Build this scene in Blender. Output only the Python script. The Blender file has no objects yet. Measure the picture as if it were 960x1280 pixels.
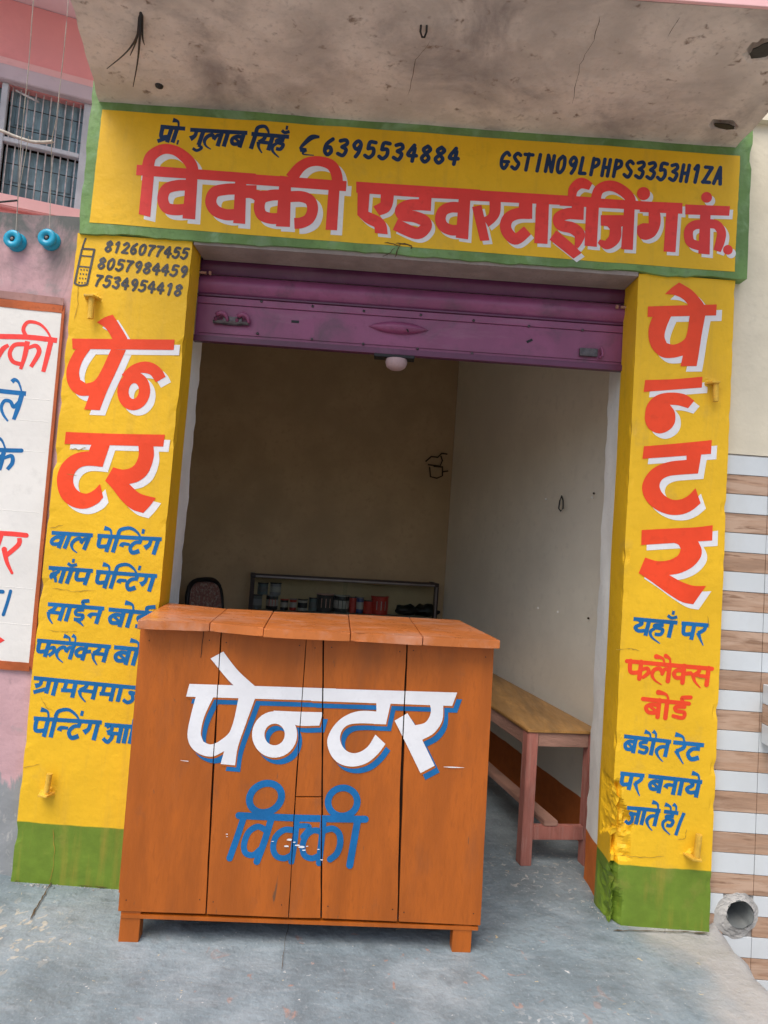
import bpy, bmesh, math, random
from mathutils import Vector, Matrix, noise
from mathutils.geometry import tessellate_polygon
random.seed(7)
S = bpy.context.scene
C = S.collection
rad = math.radians
# ------------------------------------------------------------------ camera
FPX, CX, CY, H, D = 850.0, 480.0, 610.0, 1.423, 2.665
PIT, ROL = math.atan(850 / 13650), rad(4.1)
fwd = Vector((0, math.cos(PIT), math.sin(PIT)))
u0 = Vector((0, -math.sin(PIT), math.cos(PIT)))
r0 = Vector((1, 0, 0))
RGT = math.cos(ROL) * r0 + math.sin(ROL) * u0
UPV = -math.sin(ROL) * r0 + math.cos(ROL) * u0
CAM = Vector((0, 0, H))
cam = bpy.data.cameras.new('camera')
cam.sensor_fit = 'VERTICAL'; cam.sensor_height = 24; cam.lens = FPX / 1280 * 24
cam.shift_y = -30 / 1280
cam.clip_start = 0.05; cam.clip_end = 400
co = bpy.data.objects.new('camera', cam); C.objects.link(co)
M = Matrix.Identity(4)
for i in range(3):
    M[i][0] = RGT[i]; M[i][1] = UPV[i]; M[i][2] = -fwd[i]; M[i][3] = CAM[i]
co.matrix_world = M
S.camera = co
# ------------------------------------------------------------------ light
SUN_EL, SUN_AZ = 60, 208          # azimuth: direction the light comes from, degrees clockwise from +Y
w = bpy.data.worlds.new('World'); S.world = w; w.use_nodes = True
wn = w.node_tree; bg = wn.nodes['Background']
sky = wn.nodes.new('ShaderNodeTexSky'); sky.sky_type = 'NISHITA'; sky.sun_disc = False
sky.sun_elevation = rad(SUN_EL); sky.sun_rotation = rad(SUN_AZ); sky.air_density = 1.0; sky.dust_density = 4.0
wn.links.new(sky.outputs[0], bg.inputs[0]); bg.inputs[1].default_value = 0.15
sl = bpy.data.lights.new('sun', 'SUN'); sl.energy = 1.7; sl.angle = rad(42); sl.color = (1, .96, .9)
so = bpy.data.objects.new('sun', sl); C.objects.link(so)
sd = Vector((math.sin(rad(SUN_AZ)) * math.cos(rad(SUN_EL)), math.cos(rad(SUN_AZ)) * math.cos(rad(SUN_EL)), math.sin(rad(SUN_EL))))
so.rotation_euler = sd.to_track_quat('Z', 'Y').to_euler(); so.location = sd * 30
S.view_settings.view_transform = 'Standard'; S.view_settings.look = 'None'
S.view_settings.exposure = 0.34; S.view_settings.gamma = 1
S.render.engine = 'CYCLES'
S.cycles.max_bounces = 10; S.cycles.diffuse_bounces = 6

# ------------------------------------------------------------------ tracing helpers: a point of the photo as seen on a real plane
def ray(x, y): return RGT * ((x - CX) / FPX) - UPV * ((y - CY) / FPX) + fwd
def onY(x, y, Y=D):
    d = ray(x, y); return CAM + d * (Y / d.y)
def onZ(x, y, Z):
    d = ray(x, y); return CAM + d * ((Z - H) / d.z)
def onP(x, y, P0, n):
    d = ray(x, y); return CAM + d * ((P0 - CAM).dot(n) / d.dot(n))

# ------------------------------------------------------------------ materials
def lin(c):
    return tuple(((v / 255) / 12.92 if v / 255 <= .04045 else ((v / 255 + .055) / 1.055) ** 2.4) for v in c) + (1,)
def mat(name, col, rough=.7, var=.12, vscale=6, bump=.3, bscale=60, metal=0, spec=.3, col2=None, c2scale=3, c2lo=.55, c2hi=.7, col3=None, c3scale=14, c3lo=.62, c3hi=.7, stretch=None, streak=0):
    m = bpy.data.materials.new(name); m.use_nodes = True
    nt = m.node_tree; N = nt.nodes; L = nt.links; b = N['Principled BSDF']
    g = N.new('ShaderNodeNewGeometry')
    src = g.outputs['Position']
    if stretch:
        mp = N.new('ShaderNodeMapping'); mp.inputs['Scale'].default_value = stretch; L.new(src, mp.inputs[0]); src = mp.outputs[0]
    def nz(scale, det=5, dist=0, r=.55):
        n = N.new('ShaderNodeTexNoise'); n.inputs['Scale'].default_value = scale; n.inputs['Detail'].default_value = det
        n.inputs['Distortion'].default_value = dist; n.inputs['Roughness'].default_value = r
        L.new(src, n.inputs['Vector']); return n.outputs['Fac']
    def mixc(a, bcol, fac):
        x = N.new('ShaderNodeMix'); x.data_type = 'RGBA'
        if isinstance(a, tuple): x.inputs[6].default_value = a
        else: L.new(a, x.inputs[6])
        if isinstance(bcol, tuple): x.inputs[7].default_value = bcol
        else: L.new(bcol, x.inputs[7])
        L.new(fac, x.inputs[0]); return x.outputs[2]
    def ramp(fac, lo, hi):
        r = N.new('ShaderNodeMapRange'); r.inputs[1].default_value = lo; r.inputs[2].default_value = hi; r.interpolation_type = 'SMOOTHSTEP'
        L.new(fac, r.inputs[0]); return r.outputs[0]
    c = tuple(col)
    if var:
        dk = tuple(v * (1 - var) for v in col[:3]) + (1,); lt = tuple(min(1, v * (1 + var)) for v in col[:3]) + (1,)
        c = mixc(dk, lt, ramp(nz(vscale, 6), .3, .7))
        c = mixc(c, tuple(v * (1 - var * .8) for v in col[:3]) + (1,), ramp(nz(vscale * 9, 4), .5, .75))
    if col2: c = mixc(c, col2, ramp(nz(c2scale, 8, .6, .62), c2lo, c2hi))
    if col3: c = mixc(c, col3, ramp(nz(c3scale, 6, .3), c3lo, c3hi))
    if isinstance(c, tuple): b.inputs['Base Color'].default_value = c
    else: L.new(c, b.inputs['Base Color'])
    b.inputs['Metallic'].default_value = metal
    b.inputs['Specular IOR Level'].default_value = spec
    rr = N.new('ShaderNodeMapRange'); rr.inputs[3].default_value = max(.02, rough - .12); rr.inputs[4].default_value = min(1, rough + .12)
    L.new(nz(vscale * 3, 4), rr.inputs[0]); L.new(rr.outputs[0], b.inputs['Roughness'])
    if bump:
        bn = N.new('ShaderNodeBump'); bn.inputs['Strength'].default_value = bump; bn.inputs['Distance'].default_value = .004
        L.new(nz(bscale, 6, .2, .6), bn.inputs['Height'])
        b2 = N.new('ShaderNodeBump'); b2.inputs['Strength'].default_value = min(1, bump * 1.2); b2.inputs['Distance'].default_value = .02
        L.new(nz(bscale * .12, 4), b2.inputs['Height']); L.new(bn.outputs[0], b2.inputs['Normal']); L.new(b2.outputs[0], b.inputs['Normal'])
    m['mix_out'] = 1
    return m
def zsplit(name, m_lo_col, m_hi_col, z, rough=.6, **k):
    """two paints on one plastered face, meeting along a hand-cut line at height z"""
    m = mat(name, m_hi_col, rough, **k)
    nt = m.node_tree; N = nt.nodes; L = nt.links; b = N['Principled BSDF']
    cur = b.inputs['Base Color'].links[0].from_socket
    g = N.new('ShaderNodeNewGeometry'); sp = N.new('ShaderNodeSeparateXYZ'); L.new(g.outputs['Position'], sp.inputs[0])
    n = N.new('ShaderNodeTexNoise'); n.inputs['Scale'].default_value = 9; L.new(g.outputs['Position'], n.inputs['Vector'])
    a = N.new('ShaderNodeMath'); a.operation = 'MULTIPLY_ADD'; a.inputs[1].default_value = .012; L.new(n.outputs['Fac'], a.inputs[0]); L.new(sp.outputs['Z'], a.inputs[2])
    r = N.new('ShaderNodeMapRange'); r.inputs[1].default_value = z + .004; r.inputs[2].default_value = z + .008; L.new(a.outputs[0], r.inputs[0])
    n2 = N.new('ShaderNodeTexNoise'); n2.inputs['Scale'].default_value = 22; n2.inputs['Detail'].default_value = 8; L.new(g.outputs['Position'], n2.inputs['Vector'])
    x0 = N.new('ShaderNodeMix'); x0.data_type = 'RGBA'; L.new(n2.outputs['Fac'], x0.inputs[0])
    x0.inputs[6].default_value = tuple(v * .75 for v in m_lo_col[:3]) + (1,); x0.inputs[7].default_value = tuple(min(1, v * 1.25) for v in m_lo_col[:3]) + (1,)
    x = N.new('ShaderNodeMix'); x.data_type = 'RGBA'; L.new(r.outputs[0], x.inputs[0]); L.new(x0.outputs[2], x.inputs[6]); L.new(cur, x.inputs[7])
    L.new(x.outputs[2], b.inputs['Base Color'])
    return m
YEL = (.82, .485, .018, 1); GRN = (.145, .23, .025, 1); TGR = (.15, .27, .085, 1)
m_pillar = zsplit('pillar paint', GRN, YEL, .222, rough=.5, var=.07, vscale=3, bump=.35, bscale=45)
m_yellow = mat('yellow enamel', YEL, .5, .07, 3, .3, 45)
m_tgreen = mat('green enamel', TGR, .55, .2, 5, .45, 40, col2=(.26, .42, .22, 1), c2scale=6, c2lo=.5, c2hi=.75)
def streaks(m, colr, amt, sc=(16, 16, 1.6), lo=.55, hi=.8, nsc=1.0):
    """dust and old brush drag running down a painted face; on the counter top also painted sky sheen"""
    nt = m.node_tree; N = nt.nodes; L = nt.links; b = N['Principled BSDF']; cur = b.inputs['Base Color'].links[0].from_socket
    g = N.new('ShaderNodeNewGeometry'); mp = N.new('ShaderNodeMapping'); mp.inputs['Scale'].default_value = sc; L.new(g.outputs['Position'], mp.inputs[0])
    n = N.new('ShaderNodeTexNoise'); n.inputs['Scale'].default_value = nsc; n.inputs['Detail'].default_value = 8; n.inputs['Roughness'].default_value = .65; L.new(mp.outputs[0], n.inputs['Vector'])
    r = N.new('ShaderNodeMapRange'); r.inputs[1].default_value = lo; r.inputs[2].default_value = hi; r.inputs[4].default_value = amt; L.new(n.outputs['Fac'], r.inputs[0])
    x = N.new('ShaderNodeMix'); x.data_type = 'RGBA'; L.new(r.outputs[0], x.inputs[0]); L.new(cur, x.inputs[6]); x.inputs[7].default_value = colr; L.new(x.outputs[2], b.inputs['Base Color'])
for _m in (m_pillar, m_yellow):
    streaks(_m, (.50, .30, .05, 1), .45); streaks(_m, (.42, .28, .09, 1), .5, (5, 5, 5), .60, .85); streaks(_m, (.30, .20, .08, 1), .6, (60, 60, 25), .68, .8)
streaks(m_tgreen, (.33, .42, .30, 1), .5, (7, 7, 3), .5, .8)
m_navy = mat('navy paint', (.012, .04, .12, 1), .5, .2, 8, .2, 45)
m_blue = mat('blue paint', (.008, .135, .36, 1), .5, .15, 8, .2, 45)
m_grey = mat('grey paint', (.075, .075, .08, 1), .5, .3, 14, .2, 45)
m_red = mat('red paint', (.84, .06, .05, 1), .45, .1, 4, .2, 45)
m_coral = mat('orange red paint', (.86, .07, .02, 1), .45, .1, 3, .2, 45)
m_white = mat('white paint', (.78, .78, .8, 1), .5, .05, 6, .2, 45)
m_panelw = mat('white panel paint', (.74, .72, .68, 1), .6, .05, 3, .25, 30)
m_rust = mat('brown border paint', (.42, .1, .03, 1), .6, .2, 6, .3, 40)
m_pinkwall = mat('mildewed pink plaster', (.46, .29, .30, 1), .9, .15, 4, .6, 35, col2=(.13, .13, .12, 1), c2scale=2.6, c2lo=.46, c2hi=.66, col3=(.3, .28, .27, 1), c3scale=12, c3lo=.55, c3hi=.7)
m_pinkclean = mat('faded pink plaster', (.60, .36, .38, 1), .9, .1, 4, .4, 35, col2=(.33, .31, .30, 1), c2scale=3, c2lo=.55, c2hi=.68)
m_greyplaster = mat('bare grey plaster', (.27, .27, .26, 1), .95, .25, 8, .8, 30, col2=(.14, .14, .14, 1), c2scale=8)
m_soffit = mat('stained concrete soffit', (.68, .61, .545, 1), .9, .17, 5, .7, 38, col2=(.27, .235, .225, 1), c2scale=2.2, c2lo=.47, c2hi=.78, col3=(.24, .18, .14, 1), c3scale=22, c3lo=.60, c3hi=.76)
m_lintel = mat('bare lintel plaster', (.30, .25, .23, 1), .9, .15, 8, .5, 40)
m_cream = mat('cream plaster', (.70, .64, .50, 1), .85, .06, 4, .5, 30, col2=(.2, .19, .15, 1), c2scale=9, c2lo=.66, c2hi=.74)
m_room = zsplit('cream distemper over orange dado', (.46, .12, .025, 1), (.82, .77, .64, 1), .205, rough=.8, var=.06, vscale=2, bump=.25, bscale=25)
m_jamb = zsplit('white jamb over orange dado', (.58, .16, .03, 1), (.86, .87, .83, 1), .205, rough=.8, var=.06, vscale=5, bump=.4, bscale=30)
m_back = mat('cream distemper dimmed brown', (.47, .345, .205, 1), .85, .1, 3, .3, 25)  # cream back wall coloured brown: the room's dimness is put into the paint
m_ceil = mat('ceiling distemper', (.45, .41, .33, 1), .9, .06, 3, .2, 30)
m_shut = mat('purple shutter enamel', (.105, .020, .068, 1), .38, .16, 3, .12, 50, spec=.5, col2=(.14, .06, .10, 1), c2scale=4, c2lo=.5, c2hi=.8)
m_shut2 = mat('light purple shutter enamel', (.25, .062, .15, 1), .42, .14, 4, .15, 50, spec=.5, col2=(.11, .05, .08, 1), c2scale=5, c2lo=.5, c2hi=.75)
m_steel = mat('worn dark steel', (.05, .05, .05, 1), .5, .3, 20, .2, 80, metal=.6)
m_hasp = mat('greasy lock steel', (.10, .09, .095, 1), .4, .4, 30, .2, 80, metal=.5)
def wood_mat(name, col, rough, streak, stretch, ca=.25, bump=.25, worn=None):
    return mat(name, col, rough, ca, 5, bump, 40, stretch=stretch, spec=.45, col2=tuple(v * streak for v in col[:3]) + (1,), c2scale=2.2, c2lo=.48, c2hi=.7,
               col3=worn, c3scale=16, c3lo=.68, c3hi=.74)
m_count = wood_mat('orange varnish over upright grain', (.43, .103, .007, 1), .5, .80, (2.2, 2.2, .5), .14, .2, (.16, .07, .03, 1))
m_ctop = wood_mat('scuffed orange top with sky sheen', (.55, .165, .04, 1), .3, .85, (1, 1.6, 1), .1, .12)
nt = m_ctop.node_tree
m_cedge = wood_mat('bright orange edge', (.47, .14, .03, 1), .45, .8, (.5, 2, 2))
m_ply = wood_mat('varnished bench ply', (.44, .235, .075, 1), .4, .55, (2.6, .5, 1))
m_bwood = wood_mat('raw reddish bench timber', (.36, .135, .105, 1), .75, 1.45, (2, 2, .45), .2, .5)
m_bwoodh = wood_mat('raw pale bench rail', (.36, .20, .15, 1), .75, 1.3, (1, 1, 3), .2, .5)
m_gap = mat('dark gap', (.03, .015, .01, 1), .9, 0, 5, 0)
m_tilew = mat('glazed white tile', (.62, .66, .68, 1), .18, .03, 5, .03, 20, spec=.5)
m_tileb = mat('wood print tile', (.40, .25, .165, 1), .3, .2, 3, .05, 30, stretch=(1, 1, 9), spec=.5, col2=(.52, .36, .26, 1), c2scale=2.5, c2lo=.45, c2hi=.65, col3=(.27, .16, .10, 1), c3scale=7, c3lo=.56, c3hi=.68)
m_grout = mat('grey grout', (.35, .33, .31, 1), .9, .2, 20, .3, 60)
m_cement = mat('raw cement', (.40, .39, .37, 1), .95, .18, 10, .9, 30)
m_floor = mat('blue grey cement floor', (.195, .245, .272, 1), .6, .2, 5, .9, 60, col2=(.305, .355, .385, 1), c2scale=2.6, c2lo=.42, c2hi=.75, col3=(.145, .17, .185, 1), c3scale=9, c3lo=.54, c3hi=.8)
m_ground = mat('dusty street', (.30, .28, .25, 1), .95, .15, 2, .5, 20)
m_pink = mat('salmon pink wall', (.88, .38, .39, 1), .8, .06, 2, .25, 20)
m_pinkl = mat('light pink band', (.88, .52, .52, 1), .8, .05, 3, .2, 20)
m_lav = mat('lavender concrete', (.58, .50, .56, 1), .8, .08, 2, .25, 20)
m_lavs = mat('pale lavender soffit', (.85, .70, .78, 1), .8, .05, 2, .25, 20)
m_frame = mat('grey blue window frame', (.52, .56, .62, 1), .6, .12, 5, .2, 40)
m_teal = mat('teal grey shutter', (.20, .31, .36, 1), .5, .35, 6, .3, 30, stretch=(3, 3, .5))
m_bar = mat('galvanised bar', (.55, .52, .53, 1), .5, .3, 30, .2, 60, metal=.3)
m_ins = mat('bright blue porcelain', (.01, .33, .52, 1), .3, .1, 12, 0, spec=.5)
m_cord = mat('pale cord', (.5, .46, .40, 1), .7, .2, 40, 0)
m_wire = mat('thin grey wire', (.22, .19, .18, 1), .6, .2, 40, 0)
m_black = mat('black plastic', (.012, .012, .014, 1), .4, .2, 20, .1, 60)
m_bag = mat('black polythene', (.01, .012, .012, 1), .35, .2, 20, .5, 30)
m_fab = mat('red patterned fabric', (.26, .13, .11, 1), .9, .2, 60, .4, 200, col2=(.36, .29, .25, 1), c2scale=55, c2lo=.5, c2hi=.6)
m_bulb = mat('white plastic', (.75, .73, .68, 1), .3, 0, 5, 0)
m_crack_shade = mat('dark cracks and foot shade', (.10, .07, .04, 1), .95, .3, 40, 0)
m_grass = bpy.data.materials.new('clear glass'); m_grass.use_nodes = True
_b = m_grass.node_tree.nodes['Principled BSDF']; _b.inputs['Transmission Weight'].default_value = 1; _b.inputs['Roughness'].default_value = .03; _b.inputs['IOR'].default_value = 1.1
_b.inputs['Base Color'].default_value = (.86, .92, .9, 1)
m_glass = m_grass

streaks(m_ctop, (.60, .38, .30, 1), .6, (6, 11, 6), .48, .75); streaks(m_ctop, (.25, .08, .03, 1), .5, (9, 9, 9), .62, .8)  # pale streaks: scuffs plus the sky's reflection painted into the colour
streaks(m_count, (.20, .075, .03, 1), .55, (9, 9, 2.2), .55, .85); streaks(m_count, (.13, .07, .04, 1), .6, (5, 5, 5), .62, .85)
streaks(m_shut2, (.34, .20, .27, 1), .5, (3, 3, 14), .55, .85); streaks(m_shut2, (.07, .04, .05, 1), .6, (12, 12, 30), .62, .8); streaks(m_shut, (.05, .02, .035, 1), .6, (2, 2, 20), .5, .8)
streaks(m_jamb, (.45, .43, .38, 1), .4, (8, 8, 2), .55, .8); streaks(m_bwood, (.55, .38, .33, 1), .5, (50, 50, 4), .5, .75)
streaks(m_tilew, (.50, .50, .47, 1), .35, (6, 6, 2), .5, .8)
# ------------------------------------------------------------------ object helpers
def link(name, me, m=None, parent=None):
    o = bpy.data.objects.new(name, me); C.objects.link(o)
    if m is not None and me is not None and not me.materials: me.materials.append(m)
    if parent is not None: o.parent = parent
    return o
def origin_of(p):
    v = Vector((0, 0, 0))
    while p is not None: v = v + p.location; p = p.parent
    return v
def obj(name, bm, m, parent=None, base=None, smooth=False):
    """bm in world coordinates; the object's own origin is put at base (default: centre of its foot)"""
    bmesh.ops.recalc_face_normals(bm, faces=bm.faces)
    return _obj(name, bm, m, parent, base, smooth)
def _obj(name, bm, m, parent=None, base=None, smooth=False):
    if base is None:
        xs = [v.co for v in bm.verts]
        base = Vector(((min(v.x for v in xs) + max(v.x for v in xs)) / 2, (min(v.y for v in xs) + max(v.y for v in xs)) / 2, min(v.z for v in xs)))
    for v in bm.verts: v.co -= base
    me = bpy.data.meshes.new(name); bm.to_mesh(me); bm.free()
    if smooth:
        for p in me.polygons: p.use_smooth = True
    if isinstance(m, (list, tuple)):
        for x in m: me.materials.append(x)
    else: me.materials.append(m)
    o = bpy.data.objects.new(name, me); C.objects.link(o)
    if parent is not None: o.parent = parent; o.location = base - origin_of(parent)
    else: o.location = base
    return o
def nb():
    return bmesh.new()
def thing(name, label, cat, loc=(0, 0, 0), group=None):
    o = bpy.data.objects.new(name, None); C.objects.link(o); o.location = loc; o.empty_display_size = .1
    return tag(o, label, cat, group)
def tag(o, label=None, cat=None, group=None, kind=None):
    if label: o['label'] = label
    if cat: o['category'] = cat
    if group: o['group'] = group
    if kind: o['kind'] = kind
    return o
def hexa(bm, p):
    """8 points: bottom 4 then top 4, same order"""
    v = [bm.verts.new(q) for q in p]
    for f in ((0, 1, 2, 3), (4, 5, 6, 7), (0, 1, 5, 4), (1, 2, 6, 5), (2, 3, 7, 6), (3, 0, 4, 7)): bm.faces.new([v[i] for i in f])
    return v
def box(bm, a, b, bev=0):
    x0, y0, z0 = a; x1, y1, z1 = b
    v = hexa(bm, [(x0, y0, z0), (x1, y0, z0), (x1, y1, z0), (x0, y1, z0), (x0, y0, z1), (x1, y0, z1), (x1, y1, z1), (x0, y1, z1)])
    if bev:
        es = list({e for q in v for e in q.link_edges}); bmesh.ops.bevel(bm, geom=es, offset=bev, segments=2, profile=.6, affect='EDGES')
    return v
def slab(bm, pts, vec, bev=0):
    """polygon pts extruded by vec"""
    n = len(pts); a = [bm.verts.new(p) for p in pts]; b = [bm.verts.new(Vector(p) + Vector(vec)) for p in pts]
    bm.faces.new(a); bm.faces.new(b[::-1])
    for i in range(n): bm.faces.new([a[i], a[(i + 1) % n], b[(i + 1) % n], b[i]])
    if bev:
        es = list({e for q in a + b for e in q.link_edges}); bmesh.ops.bevel(bm, geom=es, offset=bev, segments=2, profile=.6, affect='EDGES')
def tube(bm, pts, r, seg=8, cap=True):
    pts = [Vector(p) for p in pts]; rings = []
    for i, p in enumerate(pts):
        d = (pts[min(i + 1, len(pts) - 1)] - pts[max(i - 1, 0)]).normalized()
        a = d.orthogonal().normalized() if abs(d.z) > .9 else d.cross(Vector((0, 0, 1))).normalized()
        b = d.cross(a); rr = r[i] if isinstance(r, (list, tuple)) else r
        rings.append([bm.verts.new(p + a * math.cos(t) * rr + b * math.sin(t) * rr) for t in [2 * math.pi * k / seg for k in range(seg)]])
    for i in range(len(rings) - 1):
        for k in range(seg): bm.faces.new([rings[i][k], rings[i][(k + 1) % seg], rings[i + 1][(k + 1) % seg], rings[i + 1][k]])
    if cap: bm.faces.new(rings[0]); bm.faces.new(rings[-1][::-1])
def lathe(bm, prof, c, axis='Z', seg=24, cap=True):
    rings = []
    for r, h in prof:
        ring = []
        for k in range(seg):
            t = 2 * math.pi * k / seg; x, y = r * math.cos(t), r * math.sin(t)
            ring.append(bm.verts.new(Vector(c) + (Vector((x, y, h)) if axis == 'Z' else Vector((x, h, y)))))
        rings.append(ring)
    for i in range(len(rings) - 1):
        for k in range(seg): bm.faces.new([rings[i][k], rings[i][(k + 1) % seg], rings[i + 1][(k + 1) % seg], rings[i + 1][k]])
    if cap: bm.faces.new(rings[0]); bm.faces.new(rings[-1])
def fbm(p, s=1.0): return noise.noise(Vector(p) * s)
def grid(bm, P, nu, nv):
    """P(u,v) -> point; returns vertex table"""
    T = [[bm.verts.new(P(i / nu, j / nv)) for j in range(nv + 1)] for i in range(nu + 1)]
    for i in range(nu):
        for j in range(nv): bm.faces.new([T[i][j], T[i + 1][j], T[i + 1][j + 1], T[i][j + 1]])
    return T
def boxgrid(bm, a, b, n):
    """a box whose faces are grids of cells about n metres, welded"""
    x0, y0, z0 = a; x1, y1, z1 = b
    f = lambda l: max(1, int(round(abs(l) / n)))
    nx, ny, nz = f(x1 - x0), f(y1 - y0), f(z1 - z0)
    X = lambda u: x0 + (x1 - x0) * u; Y = lambda u: y0 + (y1 - y0) * u; Z = lambda u: z0 + (z1 - z0) * u
    grid(bm, lambda u, v: (X(u), y0, Z(v)), nx, nz); grid(bm, lambda u, v: (X(u), y1, Z(v)), nx, nz)
    grid(bm, lambda u, v: (x0, Y(u), Z(v)), ny, nz); grid(bm, lambda u, v: (x1, Y(u), Z(v)), ny, nz)
    grid(bm, lambda u, v: (X(u), Y(v), z0), nx, ny); grid(bm, lambda u, v: (X(u), Y(v), z1), nx, ny)
    bmesh.ops.remove_doubles(bm, verts=bm.verts, dist=1e-5)

# ------------------------------------------------------------------ sign-writing: brush strokes and filled shapes
def smooth_open(pts, n=7):
    if len(pts) < 3: return pts
    out = []
    for i in range(len(pts) - 1):
        p0 = pts[max(i - 1, 0)]; p1 = pts[i]; p2 = pts[i + 1]; p3 = pts[min(i + 2, len(pts) - 1)]
        for k in range(n):
            t = k / n
            out.append(tuple(.5 * (2 * b + (c - a) * t + (2 * a - 5 * b + 4 * c - d) * t * t + (3 * b - a - 3 * c + d) * t ** 3) for a, b, c, d in zip(p0, p1, p2, p3)))
    out.append(pts[-1]); return out
def smooth_closed(pts, n=5, lim=48):
    m = len(pts); P = [Vector(p) for p in pts]; out = []
    def ang(i):
        a = P[i] - P[i - 1]; b = P[(i + 1) % m] - P[i]
        return math.degrees(a.angle(b)) if a.length > 1e-6 and b.length > 1e-6 else 180
    A = [ang(i) < lim for i in range(m)]
    for i in range(m):
        j = (i + 1) % m; p, q = P[i], P[j]; L = (q - p).length
        tp = ((q - P[i - 1]).normalized() * L) if A[i] else (q - p)
        tq = ((P[(j + 1) % m] - p).normalized() * L) if A[j] else (q - p)
        if not A[i] and not A[j]: out.append(p); continue
        for k in range(n):
            t = k / n
            out.append((2 * t ** 3 - 3 * t * t + 1) * p + (t ** 3 - 2 * t * t + t) * tp + (-2 * t ** 3 + 3 * t * t) * q + (t ** 3 - t * t) * tq)
    return out
def outline(st):
    """stroke -> list of polygons (2D)"""
    kind = st[0]
    if kind == 'P': return [smooth_closed([tuple(p) for p in st[1]])]
    if kind == 'L': # ellipse ring: centre, rx, ry, w, tilt
        _, c, rx, ry, wd, tl = st; n = 36; ct, s_ = math.cos(tl), math.sin(tl); res = []
        def e(t, r1, r2): x, y = r1 * math.cos(t), r2 * math.sin(t); return (c[0] + x * ct - y * s_, c[1] + x * s_ + y * ct)
        for k in range(n):
            a, b = 2 * math.pi * k / n, 2 * math.pi * (k + 1) / n
            res.append([e(a, rx - wd / 2, ry - wd / 2), e(a, rx + wd / 2, ry + wd / 2), e(b, rx + wd / 2, ry + wd / 2), e(b, rx - wd / 2, ry - wd / 2)])
        return [('Q', res)]
    if kind == 'D': # disc
        _, c, r = st
        return [[(c[0] + r * math.cos(k * math.pi / 12), c[1] + r * math.sin(k * math.pi / 12)) for k in range(24)]]
    _, pts, wd = st[:3]; rnd = len(st) > 3 and st[3]
    p3 = [(p[0], p[1], (wd[i] if isinstance(wd, (list, tuple)) else wd)) for i, p in enumerate(pts)]
    p3 = smooth_open(p3); P = [Vector(p[:2]) for p in p3]; W = [p[2] / 2 for p in p3]; quads = []; Ls, Rs = [], []
    for i in range(len(P)):
        d = P[min(i + 1, len(P) - 1)] - P[max(i - 1, 0)]
        d = d.normalized() if d.length > 1e-9 else Vector((1, 0)); nrm = Vector((-d.y, d.x))
        Ls.append(P[i] + nrm * W[i]); Rs.append(P[i] - nrm * W[i])
    for i in range(len(P) - 1): quads.append([Ls[i], Ls[i + 1], Rs[i + 1], Rs[i]])
    res = [('Q', quads)]
    if rnd:
        for e in (0, -1): res.append([(P[e].x + W[e] * math.cos(k * math.pi / 8), P[e].y + W[e] * math.sin(k * math.pi / 8)) for k in range(16)])
    return res
def letter(name, strokes, org, sc, place, nrm, m, parent, lift, off=(0, 0), grow=0, label=None, cuts=()):
    """strokes in tracing units -> thin paint sheets on a wall; place(x,y) gives the wall point, nrm points off the wall"""
    bm = nb(); k = 0; nrm = Vector(nrm)
    for st in strokes:
        if grow and st[0] == 'S': st = ('S', st[1], [q + grow for q in st[2]] if isinstance(st[2], (list, tuple)) else st[2] + grow) + tuple(st[3:])
        for poly in outline(st):
            k += 1; h = lift + (k % 40) * 1.9e-5
            qs = poly[1] if isinstance(poly, tuple) else None
            def W(p, e=0): return place(org[0] + p[0] / sc + off[0], org[1] + p[1] / sc + off[1]) + nrm * (h + e)
            if qs is not None:
                for qi, q in enumerate(qs):
                    v = [bm.verts.new(W(p, (qi % 60) * 1.7e-6)) for p in q]
                    try: bm.faces.new(v)
                    except Exception: pass
            else:
                pp = [Vector((p[0], p[1], 0)) for p in poly]
                v = [bm.verts.new(W(p)) for p in pp]
                for t in tessellate_polygon([pp]):
                    try: bm.faces.new([v[i] for i in t])
                    except Exception: pass
    for ca_, cb_, hw in cuts:          # leave the joints between the boards unpainted
        pa, pb2 = place(*ca_), place(*cb_); dv = (pb2 - pa).normalized(); pn = dv.cross(nrm).normalized()
        for sg in (-1, 1): bmesh.ops.bisect_plane(bm, geom=bm.verts[:] + bm.edges[:] + bm.faces[:], plane_co=pa + pn * hw * sg, plane_no=pn, dist=1e-7)
        lo_, hi_ = min(pa.z, pb2.z), max(pa.z, pb2.z)
        kill = [f for f in bm.faces if abs((f.calc_center_median() - pa).dot(pn)) < hw and (abs(dv.z) < .5 or lo_ - .01 < f.calc_center_median().z < hi_ + .01)]
        bmesh.ops.delete(bm, geom=kill, context='FACES')
    for f in bm.faces:
        f.normal_update()
        if f.normal.dot(nrm) < 0: f.normal_flip()
    o = _obj(name, bm, m, parent)
    if label: o['label'] = label
    return o

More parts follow.
